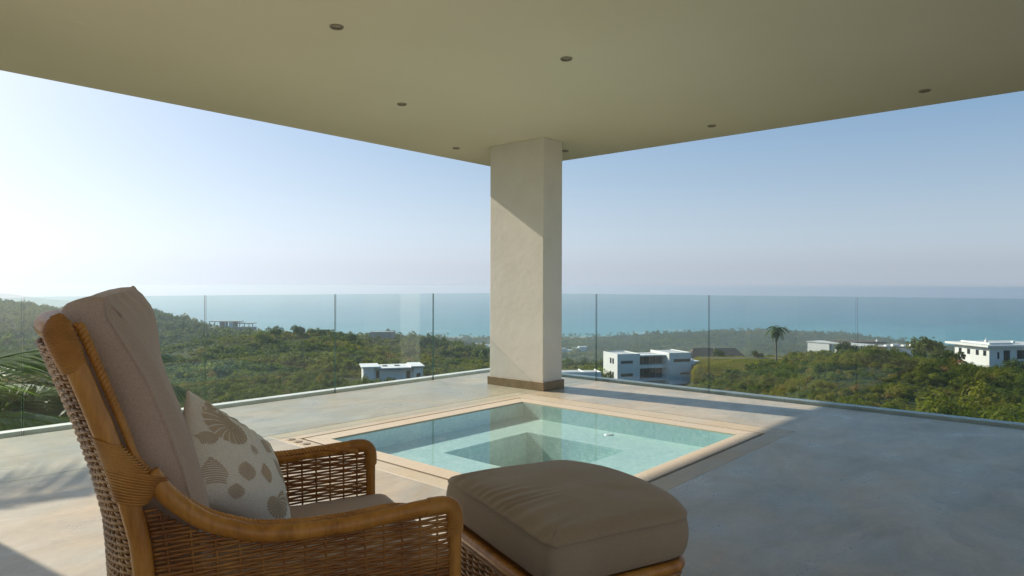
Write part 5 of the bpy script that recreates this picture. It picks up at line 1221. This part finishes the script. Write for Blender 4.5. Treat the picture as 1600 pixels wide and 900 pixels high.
# thatched roofs beyond the field
for k, (px, wd, lab) in enumerate(((1078, 12.0, "dark thatched hip roof house behind the villa's right wing"), (1112, 12.5, "dark thatched hip roof house left of the royal palm"))):
    T = house("thatched_house", lab, px, 232, -24.6, 0.05); hh = 4.4
    hbox(T, "wall", M['house_grey'], (.8, wd - .8, .8, 7.2, -1, 1.6))
    MB().add([(0, 0, 1.4), (wd, 0, 1.4), (wd, 8, 1.4), (0, 8, 1.4), (2.6, 4, hh), (wd - 2.6, 4, hh)], [(0, 1, 5, 4), (2, 3, 4, 5), (3, 2, 1, 0)], [(1, 2, 5), (3, 0, 4)]).build("roof", M['thatch'], T)
# white baluster railing along the field
bal = house("field_railing", "white baluster railing along the far side of the grass field", 1091, 205, gz1(P2(1091, 205), 205) , 0.0, "railing")
xs = np.arange(0, 27.5, 0.72)
zs = [gz1(P2(1091, 205) + a, 205.0) - gz1(P2(1091, 205), 205) for a in xs]
for a, zb in zip(xs, zs): hbox(bal, "baluster", M['house_white'], (a, a + .3, 0, .3, zb - .2, zb + 1.0))
rl = MB(); rl.tube(np.stack([xs + .15, np.full_like(xs, .15), np.array(zs) + 1.06], 1), .1, 4); rl.build("handrail", M['house_white'], bal)
# unfinished block on the far left ridge
U = house("unfinished_building", "long unfinished concrete building on the far left ridge", 326, 526, -31.8, 0.05, "building")
hbox(U, "slab", M['house_grey'], (0, 24, 0, 9, 4.6, 5.2), (20, 34, 1, 9, 3.2, 3.8), (0, 34, 0, 9, -3, .5)); hbox(U, "back_wall", M['house_grey'], (6, 12, 7, 8, .5, 4.6), (15, 20, 6, 7, .5, 4.6)); hbox(U, "screen", M['house_white'], (12.3, 13.3, 0, .3, .5, 4.6), (15.5, 18.5, 0, .3, .5, 4.4))
for a in (0.3, 4.3, 8.3, 12, 19.5, 23.3, 27, 30.5, 33.3): hbox(U, "pillar", M['house_grey'], (a, a + .5, .3, .8, .5, 4.6 if a < 24 else 3.2))
Q = house("hilltop_ruin", "small roofless concrete house on the second left ridge", 578, 376, -28.0, 0.1)
hbox(Q, "wall", M['house_grey'], (0, 13.5, 0, .4, 0, 3.6), (0, .4, .4, 7, 0, 3.6), (13.1, 13.5, .4, 7, 0, 4.2), (2, 6.5, -1.5, -1.1, -2, 1.5)); hbox(Q, "slab", M['house_grey'], (0.5, 13.0, 0.5, 7, 3.2, 3.45)); window(Q, 3, 5.5, -1.2, .4, -1.5)
# villas on the coastal plain
for k, (px, d, w0, lab) in enumerate(((872, 1180, 26, "distant white villa left of the pink one on the coastal plain"), (897, 1200, 26, "distant pinkish white villa with stacked roofs on the coastal plain"), (742, 1150, 22, "distant pale roof left of the column, below the palm belt"), (765, 1180, 16, "tiny distant pale house beside the column's left side"))):
    zc = gz1(P2(px, d), d); T = house("distant_villa", lab, px, d, zc + 4, 0.2 * (k % 2), "house")
    hbox(T, "wall", M['house_white'], (0, w0 * .55, 0, 10, -4, 7), (w0 * .4, w0, 3, 12, -4, 10 if k % 2 else 5), (w0 * .55, w0 * .8, -3, 3, -4, 4)); hbox(T, "roof", M['roof_grey'], (-.5, w0 * .56, -.5, 10.5, 7.01, 7.6))
# reef and surf
for k, (px, d, ln) in enumerate(((1440, 2560, 42), (1478, 2440, 80), (1545, 2330, 30))):
    w_ = W(P2(px, d), d); rb = MB(); n = 30; a = np.linspace(0, 2 * PI, n, endpoint=False); rr_ = 1 + .3 * np.sin(3 * a + k) + .15 * np.sin(7 * a)
    v = np.concatenate([np.stack([ln * np.cos(a) * rr_, 9 * np.sin(a) * rr_, np.full(n, -.5)], 1), np.stack([ln * .9 * np.cos(a) * rr_, 7 * np.sin(a) * rr_, np.full(n, .8)], 1), [[0, 0, 1.2]]])
    o = MB().add(v, [(i, (i + 1) % n, n + (i + 1) % n, n + i) for i in range(n)], [(2 * n, n + i, n + (i + 1) % n) for i in range(n)]).build("reef", M['house_grey']); o.location = (w_.x, w_.y, SEA_Z); o.rotation_euler = (0, 0, YAW - PI / 2); tag(o, kind='structure')
fo = MB()
for (px, d, ln, wd) in ((1052, 2020, 30, 5), (1062, 2010, 16, 4), (998, 1900, 26, 5), (682, 1960, 40, 4), (1010, 1880, 14, 3)):
    w_ = W(P2(px, d), d, SEA_Z + .3); t = np.linspace(-1, 1, 24); e = 6 * np.sin(t * 5 + px)
    ex = W(1, 0); ey = W(0, 1); c = np.array(w_)[None] + np.outer(t * ln, np.array(ex)) + np.outer(e, np.array(ey)); hw = np.outer(wd * (1 - t ** 2) * (0.7 + .3 * np.sin(t * 17)), np.array(ey))
    fo.add(np.concatenate([c - hw, c + hw + np.array([0, 0, .6])]), [(i, i + 1, 24 + i + 1, 24 + i) for i in range(23)])
tag(fo.build("surf_foam", M['house_white']), kind='stuff')
# ------------------------------------------------------------------ haze
hz, nt, b = new_mat('haze_air'); nt.nodes.remove(b)
pv = N(nt, "ShaderNodeVolumePrincipled"); pv.inputs['Color'].default_value = (0.62, 0.70, 0.765, 1); pv.inputs['Density'].default_value = 1 / 3200.0; pv.inputs['Anisotropy'].default_value = 0.45
nt.links.new(pv.outputs[0], nt.nodes["Material Output"].inputs['Volume'])
haze = MB().box(-21000, 21000, -21000, 21000, -136.0, 4.0).build("haze", hz); tag(haze, kind='stuff')
